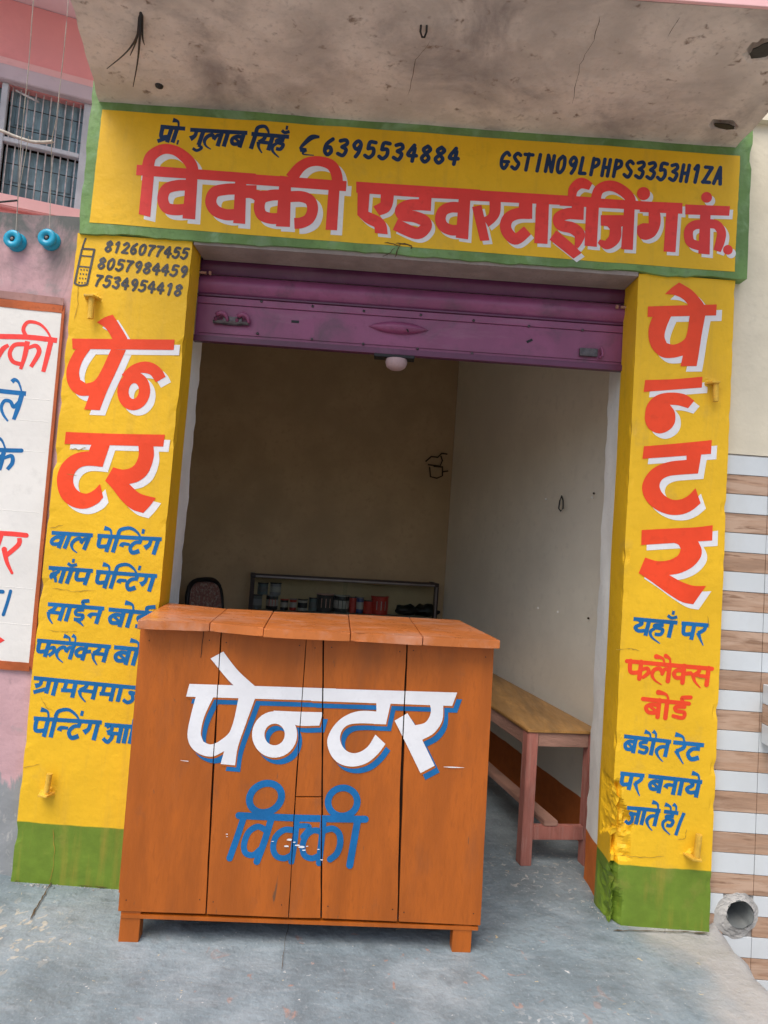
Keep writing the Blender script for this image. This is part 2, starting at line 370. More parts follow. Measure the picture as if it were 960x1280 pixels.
# glyph strokes: width, strokes in a box whose head-line is y=0 and foot y=1
G = {
 'va': (.60, [([(.5, 0), (.5, 1)], 1), ([(.5, .32), (.25, .3), (.1, .5), (.2, .74), (.5, .7)], .9)]),
 'ba': (.60, [([(.5, 0), (.5, 1)], 1), ([(.5, .32), (.25, .3), (.1, .5), (.2, .78), (.5, .74)], .9), ([(.18, .38), (.46, .7)], .7)]),
 'aa': (.30, [([(.15, 0), (.15, 1)], 1)]),
 'la': (.78, [([(.68, 0), (.68, 1)], 1), ([(.68, .32), (.52, .3), (.44, .6)], .8), ([(.45, .55), (.33, .3), (.15, .4), (.08, .7), (.2, 1), (.45, 1.22)], (.8, .9, .9, .8, .5, .25))]),
 'pa': (.60, [([(.1, 0), (.1, .4), (.18, .68), (.5, .62)], .95), ([(.5, 0), (.5, 1)], 1)]),
 'e': (0, [([(-.10, 0), (-.2, -.36), (-.46, -.46)], (.45, .6, 1.15))]),
 'ai': (0, [([(-.08, 0), (-.13, -.34), (-.28, -.48)], (.4, .55, 1.0)), ([(-.3, 0), (-.38, -.3), (-.62, -.4)], (.4, .55, 1.1))]),
 'nh': (.40, [([(.42, .45), (.15, .45), (.12, .62)], (.7, .9, 1.2))]),
 'na': (.58, [([(.48, 0), (.48, 1)], 1), ([(.48, .42), (.2, .44), (.12, .62)], (.8, .9, 1.3))]),
 'Ta': (.52, [([(.38, 0), (.38, .28)], .9), ([(.44, .3), (.2, .34), (.08, .65), (.22, .95), (.46, .82)], (.8, .9, .9, 1, 1.1))]),
 'i': (.28, [([(.15, 0), (.15, 1)], 1), ([(.15, 0), (.18, -.40), (.52, -.54), (.85, -.3), (1.02, 0)], (.9, .9, .8, .6, .4))]),
 'i2': (.28, [([(.15, 0), (.15, 1)], 1), ([(.15, 0), (.15, -.40), (.42, -.52), (.62, -.26), (.7, 0)], (.9, .9, .8, .6, .4))]),
 'ga': (.62, [([(.52, 0), (.52, 1)], 1), ([(.24, .02), (.24, .4), (.1, .62)], (.9, .9, 1.3))]),
 'dot': (0, [([(-.2, -.40), (-.09, -.38)], 1.15)]),
 'cb': (0, [([(-.36, -.36), (-.2, -.22), (-.02, -.32)], .75), ([(-.24, -.56), (-.14, -.54)], .95)]),
 'sha': (.66, [([(.56, 0), (.56, 1)], 1), ([(.12, .18), (.28, .05), (.36, .26), (.14, .44)], .8), ([(.1, .44), (.3, .62), (.4, .95)], (.9, .8, .6)), ([(.34, .4), (.14, .7)], .8)]),
 'sa': (.72, [([(.62, 0), (.62, 1)], 1), ([(.3, 0), (.28, .28), (.1, .52)], .9), ([(.1, .5), (.18, .85), (.4, 1.2)], (1, .6, .3)), ([(.14, .5), (.62, .52)], .85)]),
 'I': (.58, [([(.36, 0), (.36, .2)], .9), ([(.42, .2), (.14, .28), (.18, .52), (.44, .56), (.42, .8), (.14, .82)], .85), ([(.2, .82), (.42, 1.0), (.6, 1.2)], (.8, .6, .3)), ([(.4, 0), (.28, -.28), (.52, -.36)], (.7, .9, .9))]),
 'Da': (.52, [([(.36, 0), (.36, .24)], .9), ([(.42, .24), (.14, .3), (.18, .52), (.44, .58), (.4, .9), (.1, .84)], .85)]),
 'rp': (0, [([(-.14, 0), (-.2, -.26), (.06, -.36)], (.7, .9, .9))]),
 'pha': (.84, [([(.1, 0), (.1, .4), (.18, .68), (.48, .62)], .95), ([(.48, 0), (.48, 1)], 1), ([(.48, .5), (.72, .36), (.78, .6), (.62, .9)], (.7, .9, .9, .8))]),
 'kh': (.68, [([(.42, 0), (.42, 1)], 1), ([(.42, .32), (.2, .3), (.08, .5), (.18, .74), (.42, .7)], .9), ([(.42, .48), (.68, .4)], .9)]),
 'ma': (.62, [([(.52, 0), (.52, 1)], 1), ([(.2, 0), (.18, .6)], .9), ([(.08, .6), (.52, .58)], .9)]),
 'gra': (.62, [([(.52, 0), (.52, .9)], 1), ([(.24, .02), (.24, .36), (.08, .5)], (.9, .9, 1.2)), ([(.52, .6), (.08, .9)], .9)]),
 'pra': (.60, [([(.1, 0), (.1, .4), (.18, .68), (.5, .62)], .95), ([(.5, 0), (.5, 1)], 1), ([(.42, .72), (.05, .98)], .9)]),
 'ja': (.66, [([(.56, 0), (.56, 1)], 1), ([(.56, .4), (.2, .36), (.3, .5), (.34, .8), (.2, .98), (.02, .82)], .85)]),
 'aO': (.92, [([(.8, 0), (.8, 1)], 1), ([(.08, .16), (.28, .06), (.36, .3), (.16, .46)], .85), ([(.2, .46), (.46, .62), (.3, .98), (.04, .8)], .9), ([(.3, .48), (.8, .48)], .8)]),
 'da': (.5, [([(.36, 0), (.36, .3), (.14, .46), (.2, .8), (.36, .74), (.5, 1.05)], .85)]),
 'ya': (.62, [([(.52, 0), (.52, 1)], 1), ([(.1, .02), (.3, .26), (.1, .52), (.24, .74), (.52, .66)], (.7, .9, .9, .9, .9))]),
 'ha': (.56, [([(.36, 0), (.36, .24)], .9), ([(.44, .26), (.14, .3), (.18, .44), (.44, .54), (.4, .84), (.2, .84)], .85), ([(.22, .44), (.04, .7), (.12, 1.05), (.46, 1.4)], (.7, .8, .6, .25))]),
 'ra': (.44, [([(.34, 0), (.34, .3), (.12, .56)], .9), ([(.12, .52), (.26, .9), (.44, 1.3)], (1.1, .6, .25))]),
 'ta': (.56, [([(.46, 0), (.46, 1)], 1), ([(.46, .38), (.2, .42), (.06, .7), (.2, 1.05), (.42, 1.3)], (.8, .9, .9, .5, .25))]),
 'u': (0, [([(-.12, 1.0), (.06, 1.16), (-.1, 1.36), (-.3, 1.22)], .7)]),
 'sp': (.18, []), 'per': (.2, [([(.05, .93), (.14, .95)], 1.1)]),
}
DG = {
 '0': [[(.3, 0), (.08, .3), (.12, .85), (.32, 1), (.52, .7), (.5, .15), (.3, 0)]],
 '1': [[(.15, .2), (.34, 0), (.34, 1)]], '2': [[(.08, .2), (.3, 0), (.52, .2), (.4, .5), (.08, .95)], [(.06, .97), (.55, .97)]],
 '3': [[(.08, .08), (.4, 0), (.52, .22), (.25, .45)], [(.25, .45), (.55, .62), (.42, .98), (.08, .88)]],
 '4': [[(.34, 0), (.05, .62), (.6, .64)], [(.42, .2), (.42, 1)]],
 '5': [[(.55, .02), (.18, .02), (.14, .42)], [(.14, .42), (.46, .4), (.52, .75), (.3, 1), (.04, .88)]],
 '6': [[(.45, 0), (.14, .35), (.1, .8), (.32, 1), (.52, .78), (.36, .52), (.14, .62)]],
 '7': [[(.06, .04), (.55, .04)], [(.55, .04), (.3, .5), (.22, 1)]],
 '8': [[(.32, 0), (.1, .22), (.3, .46), (.54, .74), (.32, 1), (.08, .76), (.3, .46), (.52, .2), (.32, 0)]],
 '9': [[(.5, .3), (.3, .52), (.1, .28), (.3, 0), (.52, .2), (.48, .7), (.34, 1)]],
 'G': [[(.55, .16), (.34, 0), (.08, .3), (.1, .8), (.34, 1), (.52, .75)], [(.3, .58), (.58, .56)]],
 'S': [[(.54, .12), (.3, 0), (.12, .22), (.3, .45), (.52, .66), (.36, .98), (.06, .86)]],
 'T': [[(.02, .04), (.6, .04)], [(.31, 0), (.31, 1)]], 'I': [[(.3, 0), (.3, 1)]],
 'N': [[(.08, 1), (.08, 0)], [(.1, .02), (.5, .98)], [(.52, 1), (.52, 0)]], 'L': [[(.12, 0), (.12, .96)], [(.1, .96), (.5, .96)]],
 'P': [[(.12, 0), (.12, 1)], [(.12, .04), (.45, .06), (.5, .35), (.14, .55)]], 'H': [[(.1, 0), (.1, 1)], [(.5, 0), (.5, 1)], [(.1, .5), (.5, .5)]],
 'Z': [[(.06, .04), (.54, .04)], [(.54, .04), (.08, .96)], [(.06, .96), (.56, .96)]], 'A': [[(.3, 0), (.05, 1)], [(.3, 0), (.52, 1)], [(.14, .66), (.46, .66)]],
}
def word(gl, a, b, h, slant, wd, rnd=False, bar=True):
    """gl: glyph names between photo points a and b along the head line"""
    tot = sum(G[g][0] for g in gl) + .06; d = (Vector(b) - Vector(a)) / tot; out = []; x = .03
    jit = lambda: random.uniform(-.25, .25)
    wd *= 1.18
    def q(p): v = Vector(a) + d * p[0] + Vector((-slant * p[1] * h, p[1] * h)); return (v.x + jit() * .6, v.y + jit() * .6)
    if bar:
        segs = []; s0 = 0; xx = .03
        for g in gl:
            if g == 'sp': segs.append((s0, xx - .02)); s0 = xx + .12
            xx += G[g][0]
        segs.append((s0, tot))
        for s, e in segs: out.append(('S', [q((s, .03)), q(((s + e) / 2, .03)), q((e, .03))], wd * .95, rnd))
    for g in gl:
        for pts, f in G[g][1]:
            ww = [k * wd for k in f] if isinstance(f, tuple) else f * wd
            out.append(('S', [q((x + p[0], p[1])) for p in pts], ww, rnd))
        x += G[g][0]
    return out
def digits(s, a, b, h, slant, wd, cell=.66):
    n = len(s); d = (Vector(b) - Vector(a)) / (n - 1); out = []
    for i, ch in enumerate(s):
        if ch == ' ': continue
        o = Vector(a) + d * i; sc = d.length * cell / .6
        for st in DG[ch]:
            out.append(('S', [(o.x + p[0] * sc - slant * (p[1] - 1) * h + random.uniform(-.2, .2), o.y + p[1] * h + p[0] * sc * d.y / d.x + random.uniform(-.2, .2)) for p in st], wd, True))
    return out
P, St = (lambda *a: ('P', list(a))), (lambda w_, *a: ('S', list(a), w_))
def shift(strokes, org, sc):
    """tracing-crop units -> photo pixels"""
    out = []
    f = lambda p: (org[0] + p[0] / sc, org[1] + p[1] / sc)
    for s in strokes:
        if s[0] == 'P': out.append(('P', [f(p) for p in s[1]]))
        elif s[0] == 'S': out.append(('S', [f(p) for p in s[1]], [q / sc for q in s[2]] if isinstance(s[2], (list, tuple)) else s[2] / sc) + tuple(s[3:]))
        elif s[0] == 'L': out.append(('L', f(s[1]), s[2] / sc, s[3] / sc, s[4] / sc, s[5]))
        elif s[0] == 'D': out.append(('D', f(s[1]), s[2] / sc))
    return out

# ================================================================== THE SETTING
bm = nb(); grid(bm, lambda u, v: Vector((-90 + 180 * u, -90 + 180 * v, -.36 + .004 * fbm((u * 90, v * 90, 1)))), 40, 40)
tag(_obj('ground', bm, m_ground), kind='structure')
def apron_z(x, y):
    z = .004 * fbm((x * 1.3, y * 1.3, 3)) + .0015 * fbm((x * 7, y * 7, 5))
    e = 1.385 + .02 * fbm((y * 3, .3, 7))
    z += .012 * fbm((x * 11, y * 11, 6)) * max(0, min(1, (x - 1.2) / .2)) + (.02 * max(0, 1 - abs(y - 2.69) / .05) if x > 1.36 else 0)
    if y > 2.76: return z if x < 1.36 else -.3
    if x > e: z -= min(.42, (x - e) * 1.65 + .03 * fbm((x * 9, y * 9, 2)))
    if x < -1.32 and y > 2.3: z += max(0, (-1.32 - x)) * .5 * (y - 2.3)
    return z
bm = nb(); NX, NY = 150, 170
def ap(u, v):
    x = -2.6 + 4.45 * u; y = .2 + 5.5 * v
    return Vector((x, y, apron_z(x, y)))
T = grid(bm, ap, NX, NY)
for row in ([T[i][0] for i in range(NX + 1)],):   # front kerb face of the apron
    low = [bm.verts.new(v.co + Vector((0, -.05, -.4))) for v in row]
    for i in range(NX): bm.faces.new([row[i], row[i + 1], low[i + 1], low[i]])
m_floor_nt = m_floor.node_tree
# dried drips and scuffs of paint dropped by the sign painter, on the cement
def splat(m, scale, thr, colr, seed, zone=None):
    nt = m.node_tree; N = nt.nodes; L = nt.links; b = N['Principled BSDF']; cur = b.inputs['Base Color'].links[0].from_socket
    g = N.new('ShaderNodeNewGeometry'); mp = N.new('ShaderNodeMapping'); mp.inputs['Location'].default_value = (seed, seed * .7, 0); L.new(g.outputs['Position'], mp.inputs[0])
    n = N.new('ShaderNodeTexNoise'); n.inputs['Scale'].default_value = scale; n.inputs['Detail'].default_value = 5; n.inputs['Distortion'].default_value = .8; L.new(mp.outputs[0], n.inputs['Vector'])
    r = N.new('ShaderNodeMapRange'); r.inputs[1].default_value = thr; r.inputs[2].default_value = thr + .04; L.new(n.outputs['Fac'], r.inputs[0]); fac = r.outputs[0]
    if zone:
        d = N.new('ShaderNodeVectorMath'); d.operation = 'DISTANCE'; d.inputs[1].default_value = (zone[0], zone[1], 0); L.new(g.outputs['Position'], d.inputs[0])
        q = N.new('ShaderNodeMapRange'); q.inputs[1].default_value = zone[2]; q.inputs[2].default_value = zone[2] * .4; L.new(d.outputs['Value'], q.inputs[0])
        k = N.new('ShaderNodeMath'); k.operation = 'MULTIPLY'; L.new(fac, k.inputs[0]); L.new(q.outputs[0], k.inputs[1]); fac = k.outputs[0]
    x = N.new('ShaderNodeMix'); x.data_type = 'RGBA'; L.new(fac, x.inputs[0]); L.new(cur, x.inputs[6]); x.inputs[7].default_value = colr
    L.new(x.outputs[2], b.inputs['Base Color'])
splat(m_floor, 15, .655, (.34, .235, .205, 1), 3.1, (.15, 2.12, .9))
splat(m_floor, 46, .70, (.62, .62, .62, 1), 5.2)
splat(m_floor, 50, .71, (.62, .5, .28, 1), 9.7)
splat(m_floor, 34, .60, (.40, .41, .40, 1), 1.7, (.85, 3.0, .4))
splat(m_floor, 24, .58, (.46, .43, .36, 1), 4.4, (-1.15, 2.33, .26))
splat(m_floor, 30, .58, (.62, .62, .62, 1), 2.9, (.62, 1.98, .22))
# bare paler cement along the right-hand shoulder
def shoulder(m):
    nt = m.node_tree; N = nt.nodes; L = nt.links; b = N['Principled BSDF']; cur = b.inputs['Base Color'].links[0].from_socket
    g = N.new('ShaderNodeNewGeometry'); sp = N.new('ShaderNodeSeparateXYZ'); L.new(g.outputs['Position'], sp.inputs[0])
    n = N.new('ShaderNodeTexNoise'); n.inputs['Scale'].default_value = 3.5; n.inputs['Detail'].default_value = 7; L.new(g.outputs['Position'], n.inputs['Vector'])
    a = N.new('ShaderNodeMath'); a.operation = 'MULTIPLY_ADD'; a.inputs[1].default_value = .5; L.new(n.outputs['Fac'], a.inputs[0]); L.new(sp.outputs['X'], a.inputs[2])
    yy = N.new('ShaderNodeMath'); yy.operation = 'MULTIPLY_ADD'; yy.inputs[1].default_value = .28; L.new(sp.outputs['Y'], yy.inputs[0]); L.new(a.outputs[0], yy.inputs[2])
    r = N.new('ShaderNodeMapRange'); r.inputs[1].default_value = 1.98; r.inputs[2].default_value = 2.14; L.new(yy.outputs[0], r.inputs[0])
    lt = N.new('ShaderNodeMapRange'); lt.inputs[1].default_value = 2.95; lt.inputs[2].default_value = 2.8; L.new(sp.outputs['Y'], lt.inputs[0])
    k = N.new('ShaderNodeMath'); k.operation = 'MULTIPLY'; L.new(r.outputs[0], k.inputs[0]); L.new(lt.outputs[0], k.inputs[1])
    c2 = N.new('ShaderNodeMix'); c2.data_type = 'RGBA'; c2.inputs[6].default_value = (.30, .29, .28, 1); c2.inputs[7].default_value = (.46, .45, .43, 1); L.new(n.outputs['Fac'], c2.inputs[0])
    x = N.new('ShaderNodeMix'); x.data_type = 'RGBA'; L.new(k.outputs[0], x.inputs[0]); L.new(cur, x.inputs[6]); L.new(c2.outputs[2], x.inputs[7]); L.new(x.outputs[2], b.inputs['Base Color'])
shoulder(m_floor)
streaks(m_floor, (.46, .49, .50, 1), .55, (70, 70, 70), .56, .78); streaks(m_floor, (.10, .115, .12, 1), .6, (55, 55, 55), .60, .8); streaks(m_floor, (.40, .43, .45, 1), .5, (6, 26, 6), .56, .78)
ap_o = tag(_obj('pavement', bm, m_floor), kind='structure')
for p in ap_o.data.polygons: p.use_smooth = True
def crack_or_shade(px, z0=None, Y=None, wd=.0035, parent=None, lift=.0015, plane=None):
    """hairline cracks, or strips of painted contact shade, traced along photo points"""
    bm = nb(); pts = []
    for i in range(len(px) - 1):
        for k in range(5):
            t = k / 5; pts.append((px[i][0] * (1 - t) + px[i + 1][0] * t + random.uniform(-.8, .8), px[i][1] * (1 - t) + px[i + 1][1] * t + random.uniform(-.8, .8)))
    pts.append(px[-1])
    Q = [(onZ(x, y, z0) if z0 is not None else onY(x, y, Y)) for x, y in pts]
    up = Vector((0, 0, 1)) if z0 is not None else Vector((0, -1, 0))
    if z0 is not None and z0 > 2: up = Vector((0, 0, -1))
    prev = None
    for i, q in enumerate(Q):
        d = (Q[min(i + 1, len(Q) - 1)] - Q[max(i - 1, 0)]).normalized(); s = d.cross(up).normalized() * wd * .5 * (.4 + random.random()) * (1 if 0 < i < len(Q) - 1 else .2)
        a, b = bm.verts.new(q + s + up * lift), bm.verts.new(q - s + up * lift)
        if prev: bm.faces.new([prev[0], a, b, prev[1]])
        prev = (a, b)
    o = obj('crack_or_shade', bm, m_crack_shade, parent); o['kind'] = 'stuff'; return o
crack_or_shade([(65, 1102), (58, 1115), (48, 1130), (38, 1150)], z0=.006, wd=.006, parent=ap_o)
crack_or_shade([(18, 1101), (60, 1102), (100, 1106), (146, 1110)], z0=.004, wd=.009, parent=ap_o)  # grime strip at the left pillar's foot, contact shade put into its colour
crack_or_shade([(766, 1163), (800, 1164), (850, 1165), (888, 1167)], z0=.004, wd=.008, parent=ap_o)  # same under the right pillar: grime and painted contact shade
crack_or_shade([(362, 1148), (356, 1180), (352, 1215)], z0=.006, wd=.0018, parent=ap_o)

# ================================================================== THE SHOP
shop = thing('shop_building', 'yellow and green painted shop front with raised purple shutter between two lettered pillars', 'shop', (0, D, 0))
PX0, PX1, PX2, PX3, ZB, ZT = -1.300, -.836, .958, 1.345, 2.523, 3.066
def wobble(bm, amp, s, lock=None):
    for v in bm.verts:
        c = v.co; v.co = c + Vector((fbm((c.x, c.y, c.z + 9), s), 0, fbm((c.x + 4, c.y, c.z), s))) * amp
def chip_edges(bm, x0, x1, amt, seed):
    for v in bm.verts:
        c = v.co
        for ex in (x0, x1):
            dx, dy = abs(c.x - ex), abs(c.y - D)
            if dx < .02 and dy < .02:
                k = max(0, fbm((ex * 3 + seed, 0, c.z * 14))) ** 1.5 * amt
                v.co.x += k if c.x < (x0 + x1) / 2 else -k
                v.co.y += k * .8
bm = nb(); boxgrid(bm, (PX0, D, -.05), (PX1, D + .125, ZB), .03)
wobble(bm, .0035, 3.3); chip_edges(bm, PX0, PX1, .02, 1)
pil_l = obj('pillar', bm, m_pillar, shop); pil_l['label'] = 'left pillar lettered with phone numbers and a list of painting jobs'
bm = nb(); boxgrid(bm, (PX2, D, -.05), (PX3, D + .155, ZB), .011)
wobble(bm, .003, 3.3); chip_edges(bm, PX2, PX3, .012, 5)
def ero(v):       # the knocked-off corner at the foot of the right pillar
    c = v.co
    if c.x > PX2 + .15 or c.z > .56 or c.y > D + .15: return
    dx, dy = max(0, c.x - PX2), max(0, c.y - D)
    if dy > .001 and dx > .001 : return
    zt = max(0, min(1, (.545 + .02 * fbm((c.x * 30, c.z * 20, 0)) - c.z) / .02))
    n1 = fbm((c.x * 9, c.y * 9, c.z * 9)); n2 = fbm((c.x * 30, c.y * 30 + 4, c.z * 26)); n3 = fbm((2, 7, c.z * 7)); n4 = fbm((c.x * 70, c.y * 70, c.z * 60))
    rim = (.026 + .058 * max(0, min(1, (.47 - c.z) / .08)) if c.z > .24 else .05) + .035 * n3 + .025 * n1
    k = max(0, min(1, (rim - dx) / .016)) * zt
    side = max(0, min(1, 1 - dy / .13)) ** .5
    n5 = abs(fbm((c.x * 22 + 3, c.y * 22, c.z * 16))); st = math.floor((c.z * 26 + 2.2 * n1) ) % 2
    dep = (.013 + .018 * n1 + .028 * n5 + .010 * n4 + .006 * st + .024 * max(0, 1 - dx / .04)) * k
    if dy < .001: v.co.y += max(.0, dep); v.co.x += max(0, (.016 + .014 * n1 + .01 * n2)) * k * max(0, 1 - dx / .03)
    if dx < .001: v.co.x += max(.0, (.010 + .016 * n1 + .024 * n5 + .009 * n4 + .005 * st)) * side * zt
for v in bm.verts: ero(v)
pil_r = obj('pillar', bm, m_pillar, shop); pil_r['label'] = 'right pillar with broken plaster at its foot'
# sign beam: green border, yellow field laid as a coat of paint
bm = nb(); boxgrid(bm, (-1.293, D - .014, ZB), (1.386, D + .16, ZT + .09), .035)
for v in bm.verts:
    c = v.co
    if c.z < ZB + .02: v.co.z += .012 * fbm((c.x * 6, 0, 1)) + .006 * fbm((c.x * 24, 0, 2))
wobble(bm, .003, 3); chip_edges(bm, -1.293, 1.386, .02, 3)
beam = obj('sign_beam', bm, m_tgreen, shop)
bm = nb(); f0 = [onY(x, y, D - .014) for x, y in [(128, 137), (925, 195), (918, 340), (112, 278)]]
fld = []
for i in range(4):
    a, b = f0[i], f0[(i + 1) % 4]
    for k in range(24): q = a.lerp(b, k / 24); fld.append(q + Vector((.002 * fbm((k, i, 3), .7), 0, .003 * fbm((k, i, 8), .7))))
slab(bm, [q + Vector((0, -.0006, 0)) for q in fld], (0, -.001, 0)); 
m_beamy = m_yellow
obj('painted_field', bm, m_yellow, beam)
bm = nb(); boxgrid(bm, (-.83, D - .004, ZB - .014), (.955, D + .15, ZB + .004), .05); obj('soffit_plaster', bm, m_lintel, shop)
# canopy slab over the front
cl = [Vector((-1.262, 2.62, ZT)), onZ(87, 0, ZT)]
dirl = (cl[1] - cl[0]) / (cl[0].y - cl[1].y)
fy = 1.95
c_fl = cl[0] + dirl * (cl[0].y - fy); c_bl = cl[0] - dirl * (D - cl[0].y)
def can(u, v, z):
    xl = -1.275 + (1.93 + .745 - v) * 0
    y = fy + (D + .12 - fy) * v
    xL = c_fl.x + (c_bl.x - c_fl.x) * min(1, v * 1.1); xR = 1.318 + .004 * v
    x = xL + (xR - xL) * u
    e = .006 * fbm((x * 9, y * 9, z)) if 0 < u < 1 else 0
    sx = .007 * fbm((0, y * 9, 2)) if u in (0, 1) else 0
    return Vector((x + sx, y, z + .006 * fbm((x * 2.1, y * 2.1, 3)) + .3 * e))
bm = nb(); nu, nv = 130, 44
holes = [(1.204, 2.517, .055, .018, .2), (1.129, 2.111, .04, .05, .9)]
lo = grid(bm, lambda u, v: can(u, v, ZT), nu, nv); hi = grid(bm, lambda u, v: can(u, v, ZT + .13), nu, nv)
for i in range(nu): bm.faces.new([lo[i][0], lo[i + 1][0], hi[i + 1][0], hi[i][0]]); bm.faces.new([lo[i][nv], lo[i + 1][nv], hi[i + 1][nv], hi[i][nv]])
for j in range(nv): bm.faces.new([lo[0][j], lo[0][j + 1], hi[0][j + 1], hi[0][j]]); bm.faces.new([lo[nu][j], lo[nu][j + 1], hi[nu][j + 1], hi[nu][j]])
for r_ in lo:
    for v in r_:
        for hx, hy, ha, hb, th in holes:
            dx, dy = v.co.x - hx, v.co.y - hy; p, q = dx * math.cos(th) + dy * math.sin(th), -dx * math.sin(th) + dy * math.cos(th)
            rr = math.hypot(p / ha, q / hb) + .3 * fbm((v.co.x * 20, v.co.y * 20, 0))
            if rr < 1.1: v.co.z += .05 * min(1, (1.1 - rr) * 2.2)
canopy = obj('canopy_slab', bm, m_soffit, shop)
for hx, hy, ha, hb, th in holes:
    bm = nb(); pts = []
    for k in range(18):
        t = k * math.pi / 9; rr = .8 + .35 * fbm((math.cos(t) * 2 + hx, math.sin(t) * 2, 1)); p, q = ha * rr * math.cos(t), hb * rr * math.sin(t)
        pts.append(Vector((hx + p * math.cos(th) - q * math.sin(th), hy + p * math.sin(th) + q * math.cos(th), ZT - .004)))
    slab(bm, pts, (0, 0, .003)); obj('broken_patch', bm, m_steel, canopy)
bm = nb(); box(bm, (-1.10, fy - .016, ZT - .003), (1.33, fy - .004, ZT + .3), .002); obj('fascia', bm, m_pinkl, canopy)
crack_or_shade([(538, 50), (520, 75), (510, 118)], z0=ZT - .006, wd=.0017, parent=canopy)
crack_or_shade([(750, 20), (742, 50), (725, 80), (715, 130)], z0=ZT - .006, wd=.0017, parent=canopy)
crack_or_shade([(850, 20), (835, 45)], z0=ZT - .006, wd=.0017, parent=canopy)
# rusty rods and a hook sticking out of the soffit
for rp in ([(176, 12, 0), (174, 30, .03), (160, 54, .03), (134, 82, .012)], [(176, 12, 0), (176, 34, .04), (173, 66, .035), (167, 102, .02)], [(177, 14, 0), (179, 34, .03), (181, 52, .012)], [(175, 14, 0), (172, 40, .02), (163, 66, .01)]):
    bm = nb(); pts = [onZ(x, y, ZT) - Vector((0, 0, d)) for x, y, d in rp]; pts[0].z += .01
    pts = [Vector(p) for p in smooth_open([tuple(p) for p in pts], 5)]
    tube(bm, pts, [.0055 * (1 - .75 * k / (len(pts) - 1)) for k in range(len(pts))], 6); obj('bent_rod', bm, m_steel, canopy)
q = onZ(530, 30, ZT); bm = nb()
tube(bm, [q + Vector((-.009, .0, .01)), q + Vector((-.010, .014, -.016)), q + Vector((-.003, .03, -.022)), q + Vector((.005, .03, -.022)), q + Vector((.010, .014, -.016)), q + Vector((.009, .0, .01))], .0035, 6); obj('hook', bm, m_steel, canopy)
q = onZ(199, 107, ZT); bm = nb(); lathe(bm, [(.004, -.012), (.014, -.006), (.018, .006)], q, seg=10); obj('hook', bm, m_steel, canopy)
# unseen upper wall, added to block light, and the inner lintel
bm = nb(); boxgrid(bm, (-1.25, D + .01, ZT + .14), (1.6, D + 3.2, 6.2), .6); obj('unseen_upper_wall', bm, m_cream, shop)
bm = nb(); box(bm, (PX1 + .01, 2.875, ZB - .14), (PX2 - .0, 3.012, ZT + .1)); obj('inner_lintel', bm, m_room, shop)
# jambs behind the shutter channels: ragged back edges
for s, xa, xb in ((-1, -1.27, -.862), (1, .974, 1.30)):
    bm = nb(); boxgrid(bm, (xa, 2.862, -.05), (xb, 3.01, ZT + .05), .024)
    for v in bm.verts:
        c = v.co; ex = xb if s < 0 else xa
        if abs(c.x - ex) < .002:
            v.co.x -= s * .007 * fbm((1, c.y * 8, c.z * 4))
            if c.y > 2.99: v.co.y += .014 * fbm((3, 1, c.z * 5)) + .016 * fbm((3, 4, c.z * 17))
            if c.y < 2.87: v.co.y += .008 * fbm((8, 4, c.z * 20))
    o = obj('jamb', bm, m_jamb, shop)
# room: skewed behind the front
wd_ = Vector((-.258, 1, 0)).normalized()
RW0 = Vector((1.150, 3.0, 0)); RC = Vector((.531, 5.40, 0)); LC = Vector((-1.62, 4.84, 0)); LW0 = Vector((-1.15, 3.0, 0))
def wallslab(name, a, b, out, z0, z1, m, parent=shop):
    bm = nb(); n = Vector(out) * .12
    L = (b - a).length; nx = max(2, int(L / .12)); nz = int((z1 - z0) / .12)
    T1 = grid(bm, lambda u, v: a.lerp(b, u) + Vector((0, 0, z0 + (z1 - z0) * v)) + n * (.035 * fbm((u * L * 1.7, v * 3, a.x)) if 0 < u < 1 else 0), nx, nz)
    T2 = grid(bm, lambda u, v: a.lerp(b, u) + Vector((0, 0, z0 + (z1 - z0) * v)) + n, nx, nz)
    for i in range(nx): bm.faces.new([T1[i][0], T1[i + 1][0], T2[i + 1][0], T2[i][0]]); bm.faces.new([T1[i][nz], T1[i + 1][nz], T2[i + 1][nz], T2[i][nz]])
    for j in range(nz): bm.faces.new([T1[0][j], T1[0][j + 1], T2[0][j + 1], T2[0][j]]); bm.faces.new([T1[nx][j], T1[nx][j + 1], T2[nx][j + 1], T2[nx][j]])
    return obj(name, bm, m, parent, smooth=False)
wr = wallslab('side_wall', RW0, RC, (1, .25, 0), -.05, 3.0, m_room)
wb = wallslab('back_wall', RC + Vector((.1, .03, 0)), LC - Vector((.1, .03, 0)), (-.25, 1, 0), -.05, 3.0, m_back)
wl = wallslab('side_wall', LC, LW0, (-1, -.25, 0), -.05, 3.0, m_room)
bm = nb(); slab(bm, [(-1.24, 2.88, 3.0), (1.30, 2.88, 3.0), (.66, 5.55, 3.0), (-1.72, 4.95, 3.0)], (0, 0, .1)); obj('ceiling', bm, m_ceil, shop)
bm = nb(); box(bm, (1.14, 2.90, -.05), (1.6, 3.0, 3.0)); obj('front_return', bm, m_room, shop)
bm = nb(); box(bm, (-1.31, 2.90, -.05), (-1.13, 3.0, 3.0)); obj('front_return', bm, m_room, shop)
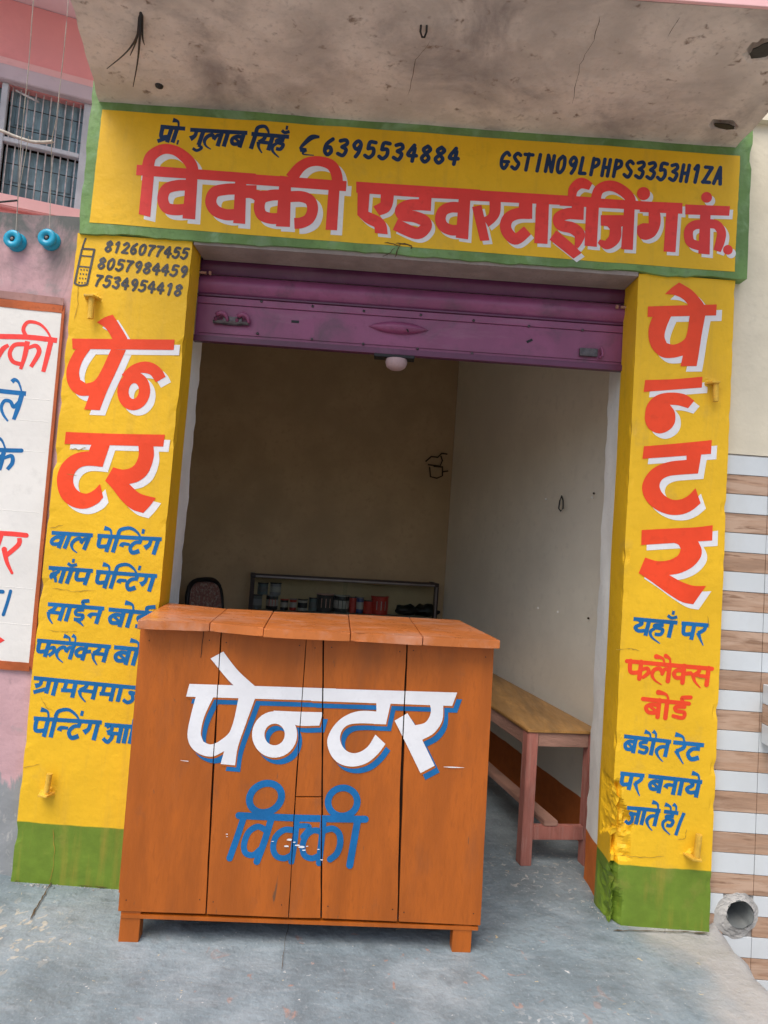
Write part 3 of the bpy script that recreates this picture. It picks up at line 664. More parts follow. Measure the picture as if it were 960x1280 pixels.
# broken plaster with nails on the back wall, small hook and nail scars on the side wall
nb_ = Vector((-.25, .966, 0)).normalized(); nr_ = Vector((.968, .25, 0)).normalized()
def bwp(x, y, lift=.02): return onP(x, y, RC, nb_) - nb_ * lift
def swp(x, y, lift=.02): return onP(x, y, RW0, nr_) - nr_ * lift
m_scar = mat('dark plaster scar', (.05, .035, .02, 1), .95, .3, 30, 0)
for seg_ in ([(531, 577), (538, 571), (546, 572), (551, 567), (558, 568)], [(534, 581), (549, 583), (552, 576), (550, 570)], [(536, 584), (537, 596), (545, 598), (552, 595), (552, 583)], [(541, 583), (552, 584)], [(552, 590), (559, 589)]):
    bm = nb(); tube(bm, [bwp(x, y) for x, y in seg_], .006, 5); obj('wall_scar', bm, m_scar, wb)
bm = nb(); tube(bm, [swp(x, y) for x, y in [(706, 621), (704, 626), (702.5, 636), (705, 639), (708, 636), (708, 626), (706, 620)]], .004, 6); obj('wall_hook', bm, m_steel, wr)
for x, y in ((745, 617), (675, 760), (700, 765), (738, 773), (685, 624), (743, 622)):
    bm = nb(); q = swp(x, y, .012); lathe(bm, [(.006, 0), (.004, .004)], q, 'Y', 8); obj('nail_scar', bm, m_scar if x in (745, 738) else m_bulb, wr)

# gate pintles cemented into both pillars
def pintle(px, py, up, s=1.0):
    q = onY(px, py); z = q.z
    bm = nb(); box(bm, (q.x - .034 * s, D - .05 * s, z - .004), (q.x + .034 * s, D + .01, z + .004), .002)
    for v in bm.verts:
        if v.co.y < D - .03: v.co.x = q.x + (v.co.x - q.x) * .55
    lathe(bm, [(.0115 * s, 0), (.0115 * s, .088 * s)] if up else [(.0115 * s, -.088 * s), (.0115 * s, 0)], (q.x + .006, D - .03 * s, z), seg=12)
    bmesh.ops.transform(bm, matrix=Matrix.Rotation(rad(4 if up else -2), 4, 'Y'), space=Matrix.Translation(-q), verts=bm.verts)
    o = obj('gate_pintle', bm, m_pintle, shop)
    bm = nb(); n = 26                       # rough cement patch it sits in
    grid(bm, lambda u, v: Vector((q.x + (u - .5) * .13, D + .0035 - .0075 * max(0, 1 - 2.4 * math.hypot(u - .5, (v - .5) * 1.2) * (1 + .6 * fbm((u * 4, v * 4, px)))) - .010 * abs(fbm((u * 8, v * 8, px))) * max(0, 1 - 2.6 * math.hypot(u - .5, v - .5)), z + (v - .5) * .12)), n, n)
    obj('cement_patch', bm, m_yellow, o)
m_pintle = mat('yellow paint over rusty iron', (.70, .42, .05, 1), .5, .2, 20, .3, 90, col2=(.45, .33, .18, 1), c2scale=30, c2lo=.6, c2hi=.7)
pintle(117, 374, False); pintle(889, 480, False, .85); pintle(60, 990, True, .9); pintle(864, 1068, True, 1.0)

# ---------------- lettering on the sign beam and pillars
YS = D - .014
pb = lambda x, y: onY(x, y, YS)
pp = lambda x, y: onY(x, y, D)
NF = (0, -1, 0)
A_, B_, C_, D_, E_, F_ = ((160, 170), 6), ((300, 180), 6), ((440, 210), 6), ((580, 210), 6), ((700, 220), 8), ((800, 220), 7.385)
w1 = shift([P((68, 218), (960, 285), (960, 357), (62, 296)), P((112, 285), (197, 292), (168, 610), (82, 588)),
     St([92, 85, 76, 74, 82, 86, 82], (150, 240), (175, 155), (262, 102), (355, 112), (432, 165), (478, 225), (492, 300)),
     P((440, 270), (525, 275), (505, 628), (410, 620)), St(82, (455, 372), (370, 374), (290, 400), (262, 470), (290, 540), (365, 556), (450, 548)),
     St(84, (830, 400), (735, 403), (650, 425), (622, 495), (655, 560), (735, 592), (820, 590)), P((805, 340), (888, 345), (880, 662), (790, 655)), P((880, 372), (965, 372), (965, 440), (880, 470))], *A_)
w1 += shift([P((-5, 222), (800, 281), (795, 357), (-5, 300)), P((-6, 330), (60, 330), (150, 352), (195, 352), (125, 440), (88, 412), (45, 408), (-6, 420)), St(82, (310, 385), (235, 387), (165, 412), (145, 475), (165, 535), (230, 560), (310, 560)),
     P((300, 240), (385, 250), (375, 625), (270, 620)), St(82, (370, 398), (460, 397), (525, 425), (545, 490), (520, 560), (462, 593), (408, 598)),
     P((665, 330), (747, 335), (728, 650), (642, 645)), St([95, 82, 75, 74, 80, 82, 80], (385, 262), (448, 180), (520, 138), (605, 133), (688, 165), (726, 240), (732, 345))], *B_)
w2 = shift([P((32, 105), (960, 165), (960, 245), (500, 222), (32, 188)), P((42, 150), (133, 190), (122, 330), (210, 370), (255, 420), (268, 500), (172, 490), (168, 445), (100, 410), (40, 355)),
     P((216, 170), (315, 190), (305, 275), (275, 330), (205, 360), (160, 290), (214, 262)), P((503, 210), (597, 215), (590, 325), (500, 318)),
     St([80, 84, 84, 84, 86, 86, 86, 88, 90], (590, 282), (440, 280), (368, 312), (380, 356), (468, 368), (545, 402), (550, 452), (480, 492), (325, 425)),
     P((800, 225), (887, 235), (870, 538), (778, 525)), St(80, (815, 300), (740, 298), (682, 325), (662, 385), (685, 440), (745, 468), (815, 466))], *C_)
w2 += shift([P((-5, 163), (775, 210), (960, 222), (960, 290), (-5, 245)), P((60, 295), (130, 280), (190, 545), (120, 550)), P((188, 220), (275, 235), (270, 340), (240, 395), (182, 445), (140, 375), (178, 355), (190, 320)),
     P((418, 220), (512, 230), (510, 385), (400, 372)), St([85, 85, 85, 85, 85, 85, 80], (495, 343), (400, 345), (332, 378), (310, 440), (335, 500), (392, 535), (475, 470)), P((543, 230), (637, 240), (625, 572), (525, 566)),
     P((812, 225), (900, 235), (895, 392), (800, 386)), St([84, 84, 84, 84, 86, 84, 60, 30], (890, 348), (780, 345), (710, 375), (724, 430), (808, 452), (862, 495), (858, 550), (840, 598)), P((640, 540), (690, 470), (800, 560), (880, 640), (820, 682))], *D_)
w2 += shift([P((-5, 203), (965, 265), (965, 350), (-5, 300)), St([80, 95, 105, 105, 75], (118, 220), (130, 140), (182, 85), (235, 78), (305, 110)), P((262, 250), (388, 270), (365, 712), (243, 700)),
     St([98, 100, 104, 106, 106, 102, 98], (350, 265), (378, 155), (450, 107), (540, 108), (636, 160), (698, 230), (705, 320)), P((405, 395), (645, 395), (645, 500), (560, 525), (490, 530), (470, 508), (405, 500)),
     St([110, 120, 112, 92, 40], (550, 480), (550, 595), (520, 655), (455, 690), (385, 655)), P((640, 290), (745, 300), (725, 742), (608, 735)), ('D', (832, 180), 66)], *E_)
w2 += shift([P((-5, 236), (390, 252), (388, 352), (-5, 335)), P((75, 290), (180, 310), (187, 440), (140, 550), (60, 592), (0, 582), (-28, 535), (-28, 465), (20, 440), (78, 440)), P((240, 320), (350, 340), (325, 706), (215, 700)),
     P((415, 265), (828, 282), (820, 370), (415, 358)), P((555, 300), (650, 300), (640, 728), (535, 718)), St(84, (570, 450), (505, 454), (455, 490), (444, 550), (468, 620), (560, 652)),
     St([84, 84, 84, 84, 70], (630, 442), (705, 455), (748, 520), (738, 605), (708, 695)), ('D', (612, 200), 50), ('D', (808, 684), 45)], *F_)
Z0 = ((0, 0), 1)
letter('painted_lettering', w1, (0, 0), 1, pb, NF, m_white, beam, .0018, off=(6.2, 6.2), label='white drop shadow of the first large red word')
letter('painted_lettering', w2, (0, 0), 1, pb, NF, m_white, beam, .0018, off=(4, 4.4), label='white drop shadow of the second large red word')
letter('painted_lettering', w1 + w2, (0, 0), 1, pb, NF, m_red, beam, .0028, label='large red Hindi shop name')
tp = word(['pra', 'aa', 'e', 'per'], (201, 158), (232, 160.6), 19, .33, 4.6) + word(['ga', 'u', 'la', 'aa', 'ba'], (238, 161.8), (309.5, 166), 19, .33, 4.6) + word(['i2', 'sa', 'ha', 'cb'], (314.7, 167.2), (361.6, 171), 19, .33, 4.6)
tp += shift([St([12, 26, 20, 14, 18], (158, 66), (120, 68), (84, 98), (64, 124), (90, 138)), St([16, 8, 4], (84, 134), (76, 152), (130, 158)), P((55, 118), (92, 122), (96, 140), (62, 142))], (360, 155), 4)
tp += digits('6395534884', (403, 173.5), (559, 185.5), 19.5, .22, 4.9, .68)
tp += digits('GSTIN09LPHPS3353H1ZA', (624, 190.5), (891, 209.5), 20, .2, 4.6, .72)
letter('painted_lettering', tp, (0, 0), 1, pb, NF, m_navy, beam, .0018, label='navy top line with name, phone number and tax number')
# left pillar
ph = digits('8126077455', (130.5, 301.8), (225.5, 310.6), 12.3, .28, 3.3, .74) + digits('8057984459', (121.5, 322.6), (223.5, 333), 12.6, .28, 3.3, .74) + digits('7534954418', (117.5, 343.8), (217, 356.2), 12.8, .28, 3.3, .74)
ph += shift([St(13, (135, 45), (118, 90), (108, 128)), St(14, (105, 125), (202, 132)), St(17, (200, 130), (172, 260), (145, 392)), St(14, (148, 395), (90, 402), (50, 385)), St(15, (106, 128), (78, 255), (50, 388)), St(10, (98, 178), (192, 186)), St(10, (84, 258), (170, 266))] +
     [St(11, (x - 5 * r, y + 32 * r), (x + 10 - 5 * r, y + 32 * r + 1)) for r in range(4) for x, y in ((94, 282), (116, 284), (138, 286))], (85, 290), 6)
letter('painted_lettering', ph, (0, 0), 1, pp, NF, m_grey, pil_l, .001, label='dark grey phone icon and three phone numbers')
Gc, Hc, Ic, Jc, Kc = ((70, 380), 5.647), ((65, 530), 6), ((800, 350), 8.727), ((795, 465), 6.4), ((790, 650), 8)
wl1 = shift([P((115, 245), (838, 252), (832, 325), (118, 318)), P((290, 130), (345, 95), (402, 76), (450, 150), (505, 245), (520, 290), (430, 320), (395, 240), (350, 170)),
     P((150, 300), (250, 310), (190, 400), (165, 480), (172, 535), (215, 562), (268, 545), (310, 490), (390, 320), (495, 325), (425, 480), (360, 620), (310, 750), (200, 745), (235, 648), (165, 645), (105, 600), (75, 520), (85, 430)),
     ('L', (550, 615), 76, 96, 80, .12), P((465, 500), (520, 445), (580, 415), (640, 407), (700, 425), (748, 465), (775, 515), (705, 554), (672, 505), (640, 490), (590, 490), (500, 540))], *Gc)
wl2 = shift([P((105, 60), (480, 74), (848, 80), (835, 170), (95, 150)), P((305, 140), (438, 150), (380, 322), (290, 310), (280, 200)),
     P((385, 322), (250, 315), (185, 350), (160, 420), (185, 490), (250, 522), (310, 500), (362, 450), (385, 550), (345, 595), (250, 635), (150, 618), (70, 550), (38, 430), (60, 330), (120, 255), (200, 215), (295, 203)),
     P((648, 150), (762, 165), (764, 250), (720, 370), (650, 430), (580, 450), (660, 520), (780, 555), (735, 615), (685, 668), (600, 640), (520, 570), (450, 480), (400, 425), (460, 325), (540, 342), (612, 315), (650, 240))], *Hc)
for ws, lb in ((wl1, 'first syllables of the large orange red word'), (wl2, 'last letters of the large orange red word')):
    letter('painted_letters', ws, (0, 0), 1, pp, NF, m_white, pil_l, .001, off=(6.6, 6.6), label='white drop shadow, ' + lb)
    letter('painted_letters', ws, (0, 0), 1, pp, NF, m_coral, pil_l, .002, label=lb)
PG = ['pa', 'e', 'i', 'nh', 'Ta', 'dot', 'ga']
BL = []
BL.append(word(['va', 'aa', 'la'], (65, 665.3), (116.5, 668.5), 19, .40, 4.4) + word(PG, (122, 669), (202.5, 673.4), 20, .32, 4.4))
BL.append(word(['sha', 'aa', 'cb', 'pa'], (61, 709), (116.5, 713), 18.5, .34, 4.4) + word(PG, (120.5, 714), (196.5, 719.5), 20, .32, 4.4))
BL.append(word(['sa', 'aa', 'I', 'na'], (60, 754.4), (130.6, 760), 20, .32, 4.4) + word(['ba', 'aa', 'e', 'Da', 'rp'], (136, 761), (191, 766), 21, .30, 4.6))
BL.append(word(['pha', 'la', 'ai', 'kh', 'sa'], (46.7, 800), (139, 808), 20, .30, 4.4) + word(['ba', 'aa', 'e', 'Da', 'rp'], (142.8, 808.3), (198, 813), 21, .28, 4.6))
BL.append(word(['gra', 'aa', 'ma', 'sa', 'ma', 'aa', 'ja'], (42.5, 846.9), (182, 860), 20, .25, 4.5))
BL.append(word(PG, (42.5, 897), (127.5, 902.4), 23, .26, 4.6) + word(['aO', 'aa', 'i2', 'da'], (131, 905), (184, 909), 22, .22, 4.6))
for k_, ln_ in enumerate(BL): letter('painted_line', ln_, (0, 0), 1, pp, NF, m_blue, pil_l, .001, label='blue Hindi line %d from the top of the list' % (k_ + 1))
# right pillar
wr1 = shift([P((85, 290), (400, 280), (835, 268), (828, 388), (80, 405)), P((270, 155), (340, 90), (425, 28), (560, 110), (650, 205), (700, 285), (690, 400), (540, 400), (520, 275), (460, 205), (370, 165)),
     P((140, 390), (340, 390), (285, 520), (265, 620), (290, 690), (360, 706), (440, 680), (500, 620), (540, 390), (710, 385), (670, 600), (640, 800), (615, 940), (440, 942), (465, 825), (360, 850), (240, 842), (140, 760), (95, 650), (95, 520))], *Ic)
wr2 = shift([P((72, 65), (300, 58), (530, 38), (525, 125), (60, 160)), P((70, 350), (90, 260), (160, 190), (270, 165), (390, 180), (465, 230), (415, 290), (340, 268), (270, 262), (308, 320), (310, 400), (270, 460), (190, 492), (115, 465), (78, 415)),
     P((62, 595), (330, 572), (605, 545), (598, 655), (50, 695)), P((400, 640), (522, 650), (495, 812), (410, 818)),
     P((400, 703), (250, 722), (125, 780), (52, 890), (60, 990), (130, 1080), (240, 1135), (350, 1142), (440, 1110), (515, 1050), (475, 930), (400, 1000), (310, 1024), (230, 990), (188, 925), (200, 870), (255, 835), (350, 822), (495, 812), (510, 690))], *Jc)
wr3 = shift([P((95, 100), (400, 84), (640, 72), (805, 52), (800, 205), (90, 250)), P((400, 225), (655, 205), (695, 300), (680, 380), (600, 470), (480, 530), (370, 550), (500, 620), (620, 658), (738, 658), (610, 842), (500, 820), (350, 730), (200, 620), (65, 530), (130, 375), (250, 410), (370, 400), (460, 350), (486, 290), (460, 245))], *Kc)
for ws, lb in ((wr1, 'top'), (wr2[:2], 'second'), (wr2[2:], 'third'), (wr3, 'lowest')):
    letter('painted_letters', ws, (0, 0), 1, pp, NF, m_white, pil_r, .001, off=(6.8, 6.8), label='white drop shadow of the %s letter' % lb)
    letter('painted_letters', ws, (0, 0), 1, pp, NF, m_coral, pil_r, .002, label='%s letter of the tall orange red word' % lb)
BR = [word(['ya', 'ha', 'aa', 'cb'], (792, 773), (846.8, 777.6), 20, .24, 4.4) + word(['pa', 'ra'], (852, 778.4), (885.6, 781), 20, .22, 4.4),
      word(['ba', 'Da', 'aa', 'ai', 'ta'], (780, 919.6), (839, 926.4), 20, .22, 4.4) + word(['ra', 'e', 'Ta'], (841.5, 927), (880, 930.8), 20, .2, 4.6),
      word(['pa', 'ra'], (775.5, 966), (805.8, 969), 20, .22, 4.4) + word(['ba', 'na', 'aa', 'ya', 'e'], (810.6, 969.4), (878, 977), 20, .22, 4.5),
      word(['ja', 'aa', 'ta', 'e'], (783.8, 1009), (826, 1012.7), 20, .24, 4.3) + word(['ha', 'ai'], (830, 1013.4), (848, 1015.8), 20, .24, 4.3) + [('S', [(855, 1016), (849.5, 1029), (844.5, 1044)], 4.2, False)]]
for ln_ in BR: letter('painted_line', ln_, (0, 0), 1, pp, NF, m_blue, pil_r, .001)
RR = [word(['pha', 'la', 'ai', 'kh', 'sa'], (783.8, 825.6), (890, 835.4), 21, .12, 4.8, True), word(['ba', 'aa', 'e', 'Da', 'rp'], (803.8, 873), (861, 879), 21, .12, 4.8, True)]
for ln_ in RR: letter('painted_line', ln_, (0, 0), 1, pp, NF, m_coral, pil_r, .001, label='orange red small print line')
crack_or_shade([(493, 322), (500, 307), (480, 304)], Y=YS, wd=.004, parent=beam, lift=.004)
crack_or_shade([(494, 304), (514, 307), (514, 312)], Y=YS, wd=.005, parent=beam, lift=.004)
crack_or_shade([(478, 321), (486, 318), (494, 310)], Y=YS, wd=.004, parent=beam, lift=.004)

m_crack2 = mat('old cracks under paint', (.38, .24, .04, 1), .8, .2, 30, 0)
for pts_, pr in (([(87, 560), (98, 562), (108, 560)], pil_l), ([(84, 592), (96, 594)], pil_l), ([(66, 735), (90, 739), (120, 738)], pil_l), ([(58, 787), (80, 790), (96, 789)], pil_l), ([(62, 660), (80, 656)], pil_l), ([(50, 870), (58, 884), (66, 888)], pil_l),
                 ([(98, 350), (97, 380), (93, 400)], pil_l), ([(66, 1035), (68, 1060), (66, 1090), (62, 1102)], pil_l), ([(28, 960), (50, 955)], pil_l), ([(770, 812), (790, 811), (800, 814)], pil_r), ([(884, 770), (886, 785)], pil_r), ([(868, 845), (884, 850)], pil_r),
                 ([(846, 1050), (856, 1048), (858, 1036)], pil_r), ([(772, 1068), (800, 1072), (830, 1070)], pil_r)):
    o = crack_or_shade(pts_, Y=D - .0016, wd=.0022, parent=pr, lift=.001); o.data.materials[0] = m_crack2
# ================================================================== ROLLING SHUTTER
YSH = 2.83
sh = thing('rolling_shutter', 'purple steel rolling shutter rolled up under the yellow sign', 'shutter', (0.06, YSH, 2.12))
def shutz(px_y): return onY(500, px_y, YSH).z
def slat(z0, z1, bulge, m, name='slat', lip=.006):
    bm = nb(); n = 10; xs = 24
    def f(u, v):
        z = z0 + (z1 - z0) * v; prof = bulge * math.sin(math.pi * v) ** .8 if bulge > 0 else 0
        x = -.842 + 1.81 * u
        return Vector((x, YSH - prof + .0015 * fbm((x * 3, z * 9, 0)), z))
    T1 = grid(bm, f, xs, n); T2 = grid(bm, lambda u, v: f(u, v) + Vector((0, .004, 0)), xs, n)
    return obj(name, bm, m, sh, smooth=True)
zz = [2.70, 2.62, shutz(337) + .03, shutz(358), shutz(384)]
for k in range(3, 0, -1): pass
z_hi = 2.80
slat(z_hi - .09, z_hi, .016, m_shut); slat(z_hi - .184, z_hi - .094, .016, m_shut)
slat(2.532 + .002, 2.612, .016, m_shut); slat(2.455, 2.529, .016, m_shut); slat(2.367, 2.451, .024, m_shut2)
def plate(name, z0, z1, y0, y1, m, par=sh, x0=-.845, x1=.972, bev=.002):
    bm = nb(); box(bm, (x0, y0, z0), (x1, y1, z1), bev); return obj(name, bm, m, par)
plate('rib', 2.357, 2.366, YSH - .012, YSH + .01, m_shut)
plate('rib', 2.326, 2.3555, YSH - .006, YSH + .006, m_shut2)
rail = plate('bottom_rail', 2.186, 2.3245, YSH - .002, YSH + .012, m_shut2)
plate('rib', 2.2005, 2.204, YSH - .0065, YSH - .0025, m_shut2, x0=-.83, x1=.96, bev=0)
plate('bottom_lip', 2.160, 2.185, YSH - .022, YSH + .012, m_shut)
def swx(px, py): q = onY(px, py, YSH - .004); return q
for px, py in [(327, 377), (391, 383), (455, 389), (526, 394), (592, 401), (661, 408), (728, 413), (322, 417), (390, 424), (454, 430), (522, 436), (590, 442), (658, 449), (725, 455)]:
    q = swx(px, py); bm = nb(); lathe(bm, [(.006, 0), (.005, -.004), (.0, -.005)], (q.x, YSH - .006, q.z), 'Y', 10); obj('rivet', bm, m_hasp, sh, smooth=True)
def lockplate(px, py, w_, h_, dark=True):
    q = swx(px, py); bm = nb(); box(bm, (q.x - w_ / 2, YSH - .016, q.z - h_ / 2), (q.x + w_ / 2, YSH - .004, q.z + h_ / 2), .002); o = obj('lock_bolt', bm, m_hasp, sh)
    return q, o
q, o = lockplate(291, 402, .08, .035)
for s in (-1, 1):
    bm = nb(); cx = q.x + s * .045
    tube(bm, [Vector((cx + .026 * math.cos(t), YSH - .018 - .010 * math.sin(t) ** 2, q.z - .006 + .034 * math.sin(t))) for t in [math.pi * k / 8 for k in range(9)]], [.005, .008, .010, .010, .010, .010, .010, .008, .005], 8); obj('hasp_lug', bm, m_shut2, o, smooth=True)
bm = nb(); tube(bm, [(q.x - .08, YSH - .014, q.z - .008), (q.x + .07, YSH - .014, q.z - .008)], .008, 8); obj('lock_bar', bm, m_hasp, o)
q, o = lockplate(735, 441, .075, .034)
bm = nb(); tube(bm, [Vector((q.x + .045 + .012 * math.sin(t), YSH - .02, q.z + .022 * math.cos(t))) for t in [math.pi * k / 7 for k in range(8)]], .006, 8); obj('hasp_lug', bm, m_shut2, o, smooth=True)
for px, py, ww in ((369, 402, .032), (662, 426, .026)):
    q = swx(px, py); bm = nb(); box(bm, (q.x - ww / 2, YSH - .0045, q.z - .005), (q.x + ww / 2, YSH - .002, q.z + .005), 0)
    if px > 500: bmesh.ops.rotate(bm, cent=q, matrix=Matrix.Rotation(rad(-28), 3, 'Y'), verts=bm.verts)
    obj('key_slot', bm, m_black, sh)
q = swx(498, 411); bm = nb(); hw = .128     # boat-shaped pull handle
def hnd(u, v):
    x = -hw + 2 * hw * u; e = max(0, 1 - (abs(x) / hw) ** 2.2); a = math.pi * v
    return Vector((q.x + x, YSH - .004 - .030 * e * math.sin(a), q.z + .026 * e * math.cos(a) + .003))
T = grid(bm, hnd, 22, 10); obj('pull_handle', bm, m_shut2, sh, smooth=True)
bm = nb(); tube(bm, [(q.x + .035, YSH - .0335, q.z - .008), (q.x + .043, YSH - .034, q.z - .02)], .003, 6); obj('handle_slot', bm, m_black, sh)
# stop block and white knob under the middle of the shutter
q = onY(493, 444, YSH); bm = nb(); box(bm, (q.x - .085, YSH - .03, 2.145), (q.x + .085, YSH + .03, 2.159), .003); stp = obj('stop_plate', bm, m_black, sh)
bm = nb(); lathe(bm, [(.045, .0), (.046, -.015), (.040, -.032), (.024, -.043), (.0, -.046)], (q.x + .01, YSH, 2.144), seg=20, cap=False); obj('door_stop', bm, mat('dusty pinkish plastic', (.42, .30, .31, 1), .5, .1, 10, 0), stp, smooth=True)
for s, x in ((-1, -.874), (1, .986)):
    bm = nb(); box(bm, (x - .012, 2.797 if s < 0 else 2.824, 0), (x + .012, 2.861, 2.5)); 
    obj('guide_channel', bm, m_steel, sh)
for px, py, s in ((258, 341, 1), (776, 384, -1)):
    q = onY(px, py, YSH - .03); bm = nb(); tube(bm, [q, q + Vector((.03 * -s, 0, 0))], .006, 8); tube(bm, [q + Vector((0.012 * s, 0, 0)), q + Vector((.02 * s, 0, 0))], .009, 8); obj('guide_bolt', bm, m_bwoodh, sh)

# ================================================================== COUNTER
cA, cB = Vector((-.773, 2.348, 0)), Vector((.410, 2.429, 0))
cd = (cB - cA).normalized(); cn = Vector((cd.y, -cd.x, 0))         # cn points to the street
counter = thing('sales_counter', 'orange plank counter lettered in white and blue standing before the open shop', 'counter', (-.17, 2.6, 0))
fp = lambda x, y: onP(x, y, cA, cn)
def plank(px, name='front_plank', off=0, th=.018):
    pts = []
    n = len(px)
    for i in range(n):
        a, b = Vector(px[i]), Vector(px[(i + 1) % n]); k = 10 if abs(b.y - a.y) > 60 else 1
        for j in range(k):
            q = a.lerp(b, j / k); pts.append(fp(q.x + (random.uniform(-.28, .28) if 0 < j else 0), q.y) + cn * off)
    bm = nb(); slab(bm, pts, -cn * th, .0012); return obj(name, bm, m_count, counter)
plank([(176, 778), (276.2, 783), (264.2, 982), (256.6, 1142.5), (147.5, 1139)])
plank([(277.6, 783), (383.3, 788), (369.3, 981), (360.2, 1147), (258.3, 1142.6)], off=.0006)
plank([(384.2, 788), (403.2, 789), (401.6, 995.4), (370.0, 995.4)], off=.0004)
plank([(369.8, 997), (401.6, 997), (400.4, 1147.6), (361.2, 1147)], off=.0012)
plank([(405.4, 789), (508.4, 795), (500, 980), (496.4, 1152), (402.4, 1148)])
plank([(510.2, 795), (618, 800), (600.5, 1157), (498.4, 1152)], off=.0004)
# dark inside backing board, so the seams read as gaps
bm = nb(); q = [fp(*p) - cn * .021 for p in [(180, 786), (612, 804), (596, 1150), (151, 1134)]]; slab(bm, q, -cn * .006); obj('backing_board', bm, m_gap, counter)
cr = nb(); prev = None
for i, (x, y) in enumerate([(254.5, 786), (254, 796), (252.5, 806), (252, 815), (251, 822)]):
    q = fp(x, y) + cn * .0008; a, b = cr.verts.new(q - cd * .0011), cr.verts.new(q + cd * .0011)
    if prev: cr.faces.new([prev[0], a, b, prev[1]])
    prev = (a, b)
_obj('split', cr, m_gap, counter)
depth = .40
def cc(px, py, back): return fp(px, py) - cn * back
sk = Vector((-.085, .43, 0)).normalized()     # the sides run slightly askew
zL, zR = fp(147.5, 1139).z, fp(600.5, 1157).z
for nme, top, botm, s in (('side_panel', (176, 779), (147.5, 1120), -1), ('side_panel', (618, 801), (600.5, 1157), 1)):
    a, b = fp(*botm), fp(*top); a = a - cn * .0 ; L = .46
    p = [a + sk * .019, a + sk * L, b + sk * L, b + sk * .019]
    bm = nb(); slab(bm, p, cd * (.018 * -s), .002)
    if s < 0: bmesh.ops.translate(bm, verts=bm.verts, vec=-cd * .002)
    obj(nme, bm, m_count, counter)
bm = nb(); a, b = fp(147.5, 1100) + sk * .47, fp(600.5, 1120) + sk * .47; a2, b2 = fp(176, 790) + sk * .47, fp(618, 810) + sk * .47
slab(bm, [a + cd * .02, b - cd * .02, b2 - cd * .02, a2 + cd * .02], sk * .012); obj('back_panel', bm, m_count, counter)
bm = nb(); a, b = fp(151, 1143), fp(598, 1159)
slab(bm, [a - cn * .001, b - cn * .001, b + Vector((0, 0, -.012)) - cn * .001, a + Vector((0, 0, -.012)) - cn * .001], -cn * .03); obj('bottom_rail', bm, m_count, counter)
def cleg(p0, ztop):
    bm = nb(); a = Vector((p0.x, p0.y, apron_z(p0.x, p0.y) - .002))
    slab(bm, [a, a + cd * .066, a + cd * .066 - cn * .05, a - cn * .05], (0, 0, ztop - a.z), .003); o = obj('leg', bm, m_count, counter)
q = onP(147, 1178, cA, cn); cleg(Vector((q.x, q.y, 0)) - cn * .004, zL - .002)
q = onP(565, 1190, cA, cn); cleg(Vector((q.x, q.y, 0)) - cn * .004, zR - .004)
for px, zt in ((150, zL), (566, zR)):
    q = onP(px, 1180, cA, cn); cleg(Vector((q.x, q.y, 0)) + sk * .44, zt + .04)
for x, y in [(186, 800), (262, 803), (283, 804), (374, 808), (394, 809), (414, 810), (500, 814), (516, 815), (606, 820), (158, 1124), (250, 1127), (266, 1128), (352, 1131), (369, 1132), (393, 1133), (410, 1133), (490, 1137), (505, 1138), (592, 1142)]:
    q = fp(x + random.uniform(-1, 1), y + random.uniform(-3, 3)) + cn * .0007; bm = nb(); vs = [bm.verts.new(q + cd * .0022 * math.cos(t) + Vector((0, 0, .0022 * math.sin(t)))) for t in [k * .785 for k in range(8)]]
    bm.faces.new(vs); bmesh.ops.translate(bm, verts=bmesh.ops.extrude_face_region(bm, geom=bm.faces[:])['geom'][:0] or [], vec=cn * .0004)
    obj('nail_head', bm, m_steel, counter)
# top: five boards with ragged ends
ZC = 1.073
ct = lambda x, y: onZ(x, y, ZC)
seams_f = [(172, 774.5), (262.5, 778), (330, 784.5), (438.6, 790), (529, 796), (625.5, 800.5)]
seams_b = [(210, 753), (283.7, 760.6), (342, 763.6), (435.6, 767.6), (511.8, 771.6), (574, 775)]
for i in range(5):
    f0_, f1_, b0_, b1_ = ct(*seams_f[i]), ct(*seams_f[i + 1]), ct(*seams_b[i]), ct(*seams_b[i + 1])
    g = (f1_ - f0_).normalized() * (.0016 if i < 4 else 0); g0 = (f1_ - f0_).normalized() * (.0012 if i else 0)
    drop = Vector((0, 0, random.uniform(-.004, .001))); fo = Vector((0, random.uniform(-.006, .004), 0))
    N_ = 9; pts = []
    for k in range(N_ + 1): pts.append((f0_ + g0).lerp(f1_ - g, k / N_) + Vector((0, .003 * fbm((k, i * 3, 2), .8), 0)) + drop + fo)
    for k in range(3): pts.append((b1_ - g).lerp(b0_ + g0, k / 2) + drop)
    bm = nb(); slab(bm, [p + Vector((0, 0, -.029)) for p in pts], (0, 0, .029), .003)
    o = obj('top_plank', bm, m_ctop, counter)
m_ctop.use_nodes = True
_n = m_ctop.node_tree; _b2 = _n.nodes['Principled BSDF']
# chipped underside strip on the front edge, left
bm = nb(); a = ct(180, 785); b = ct(250, 789)
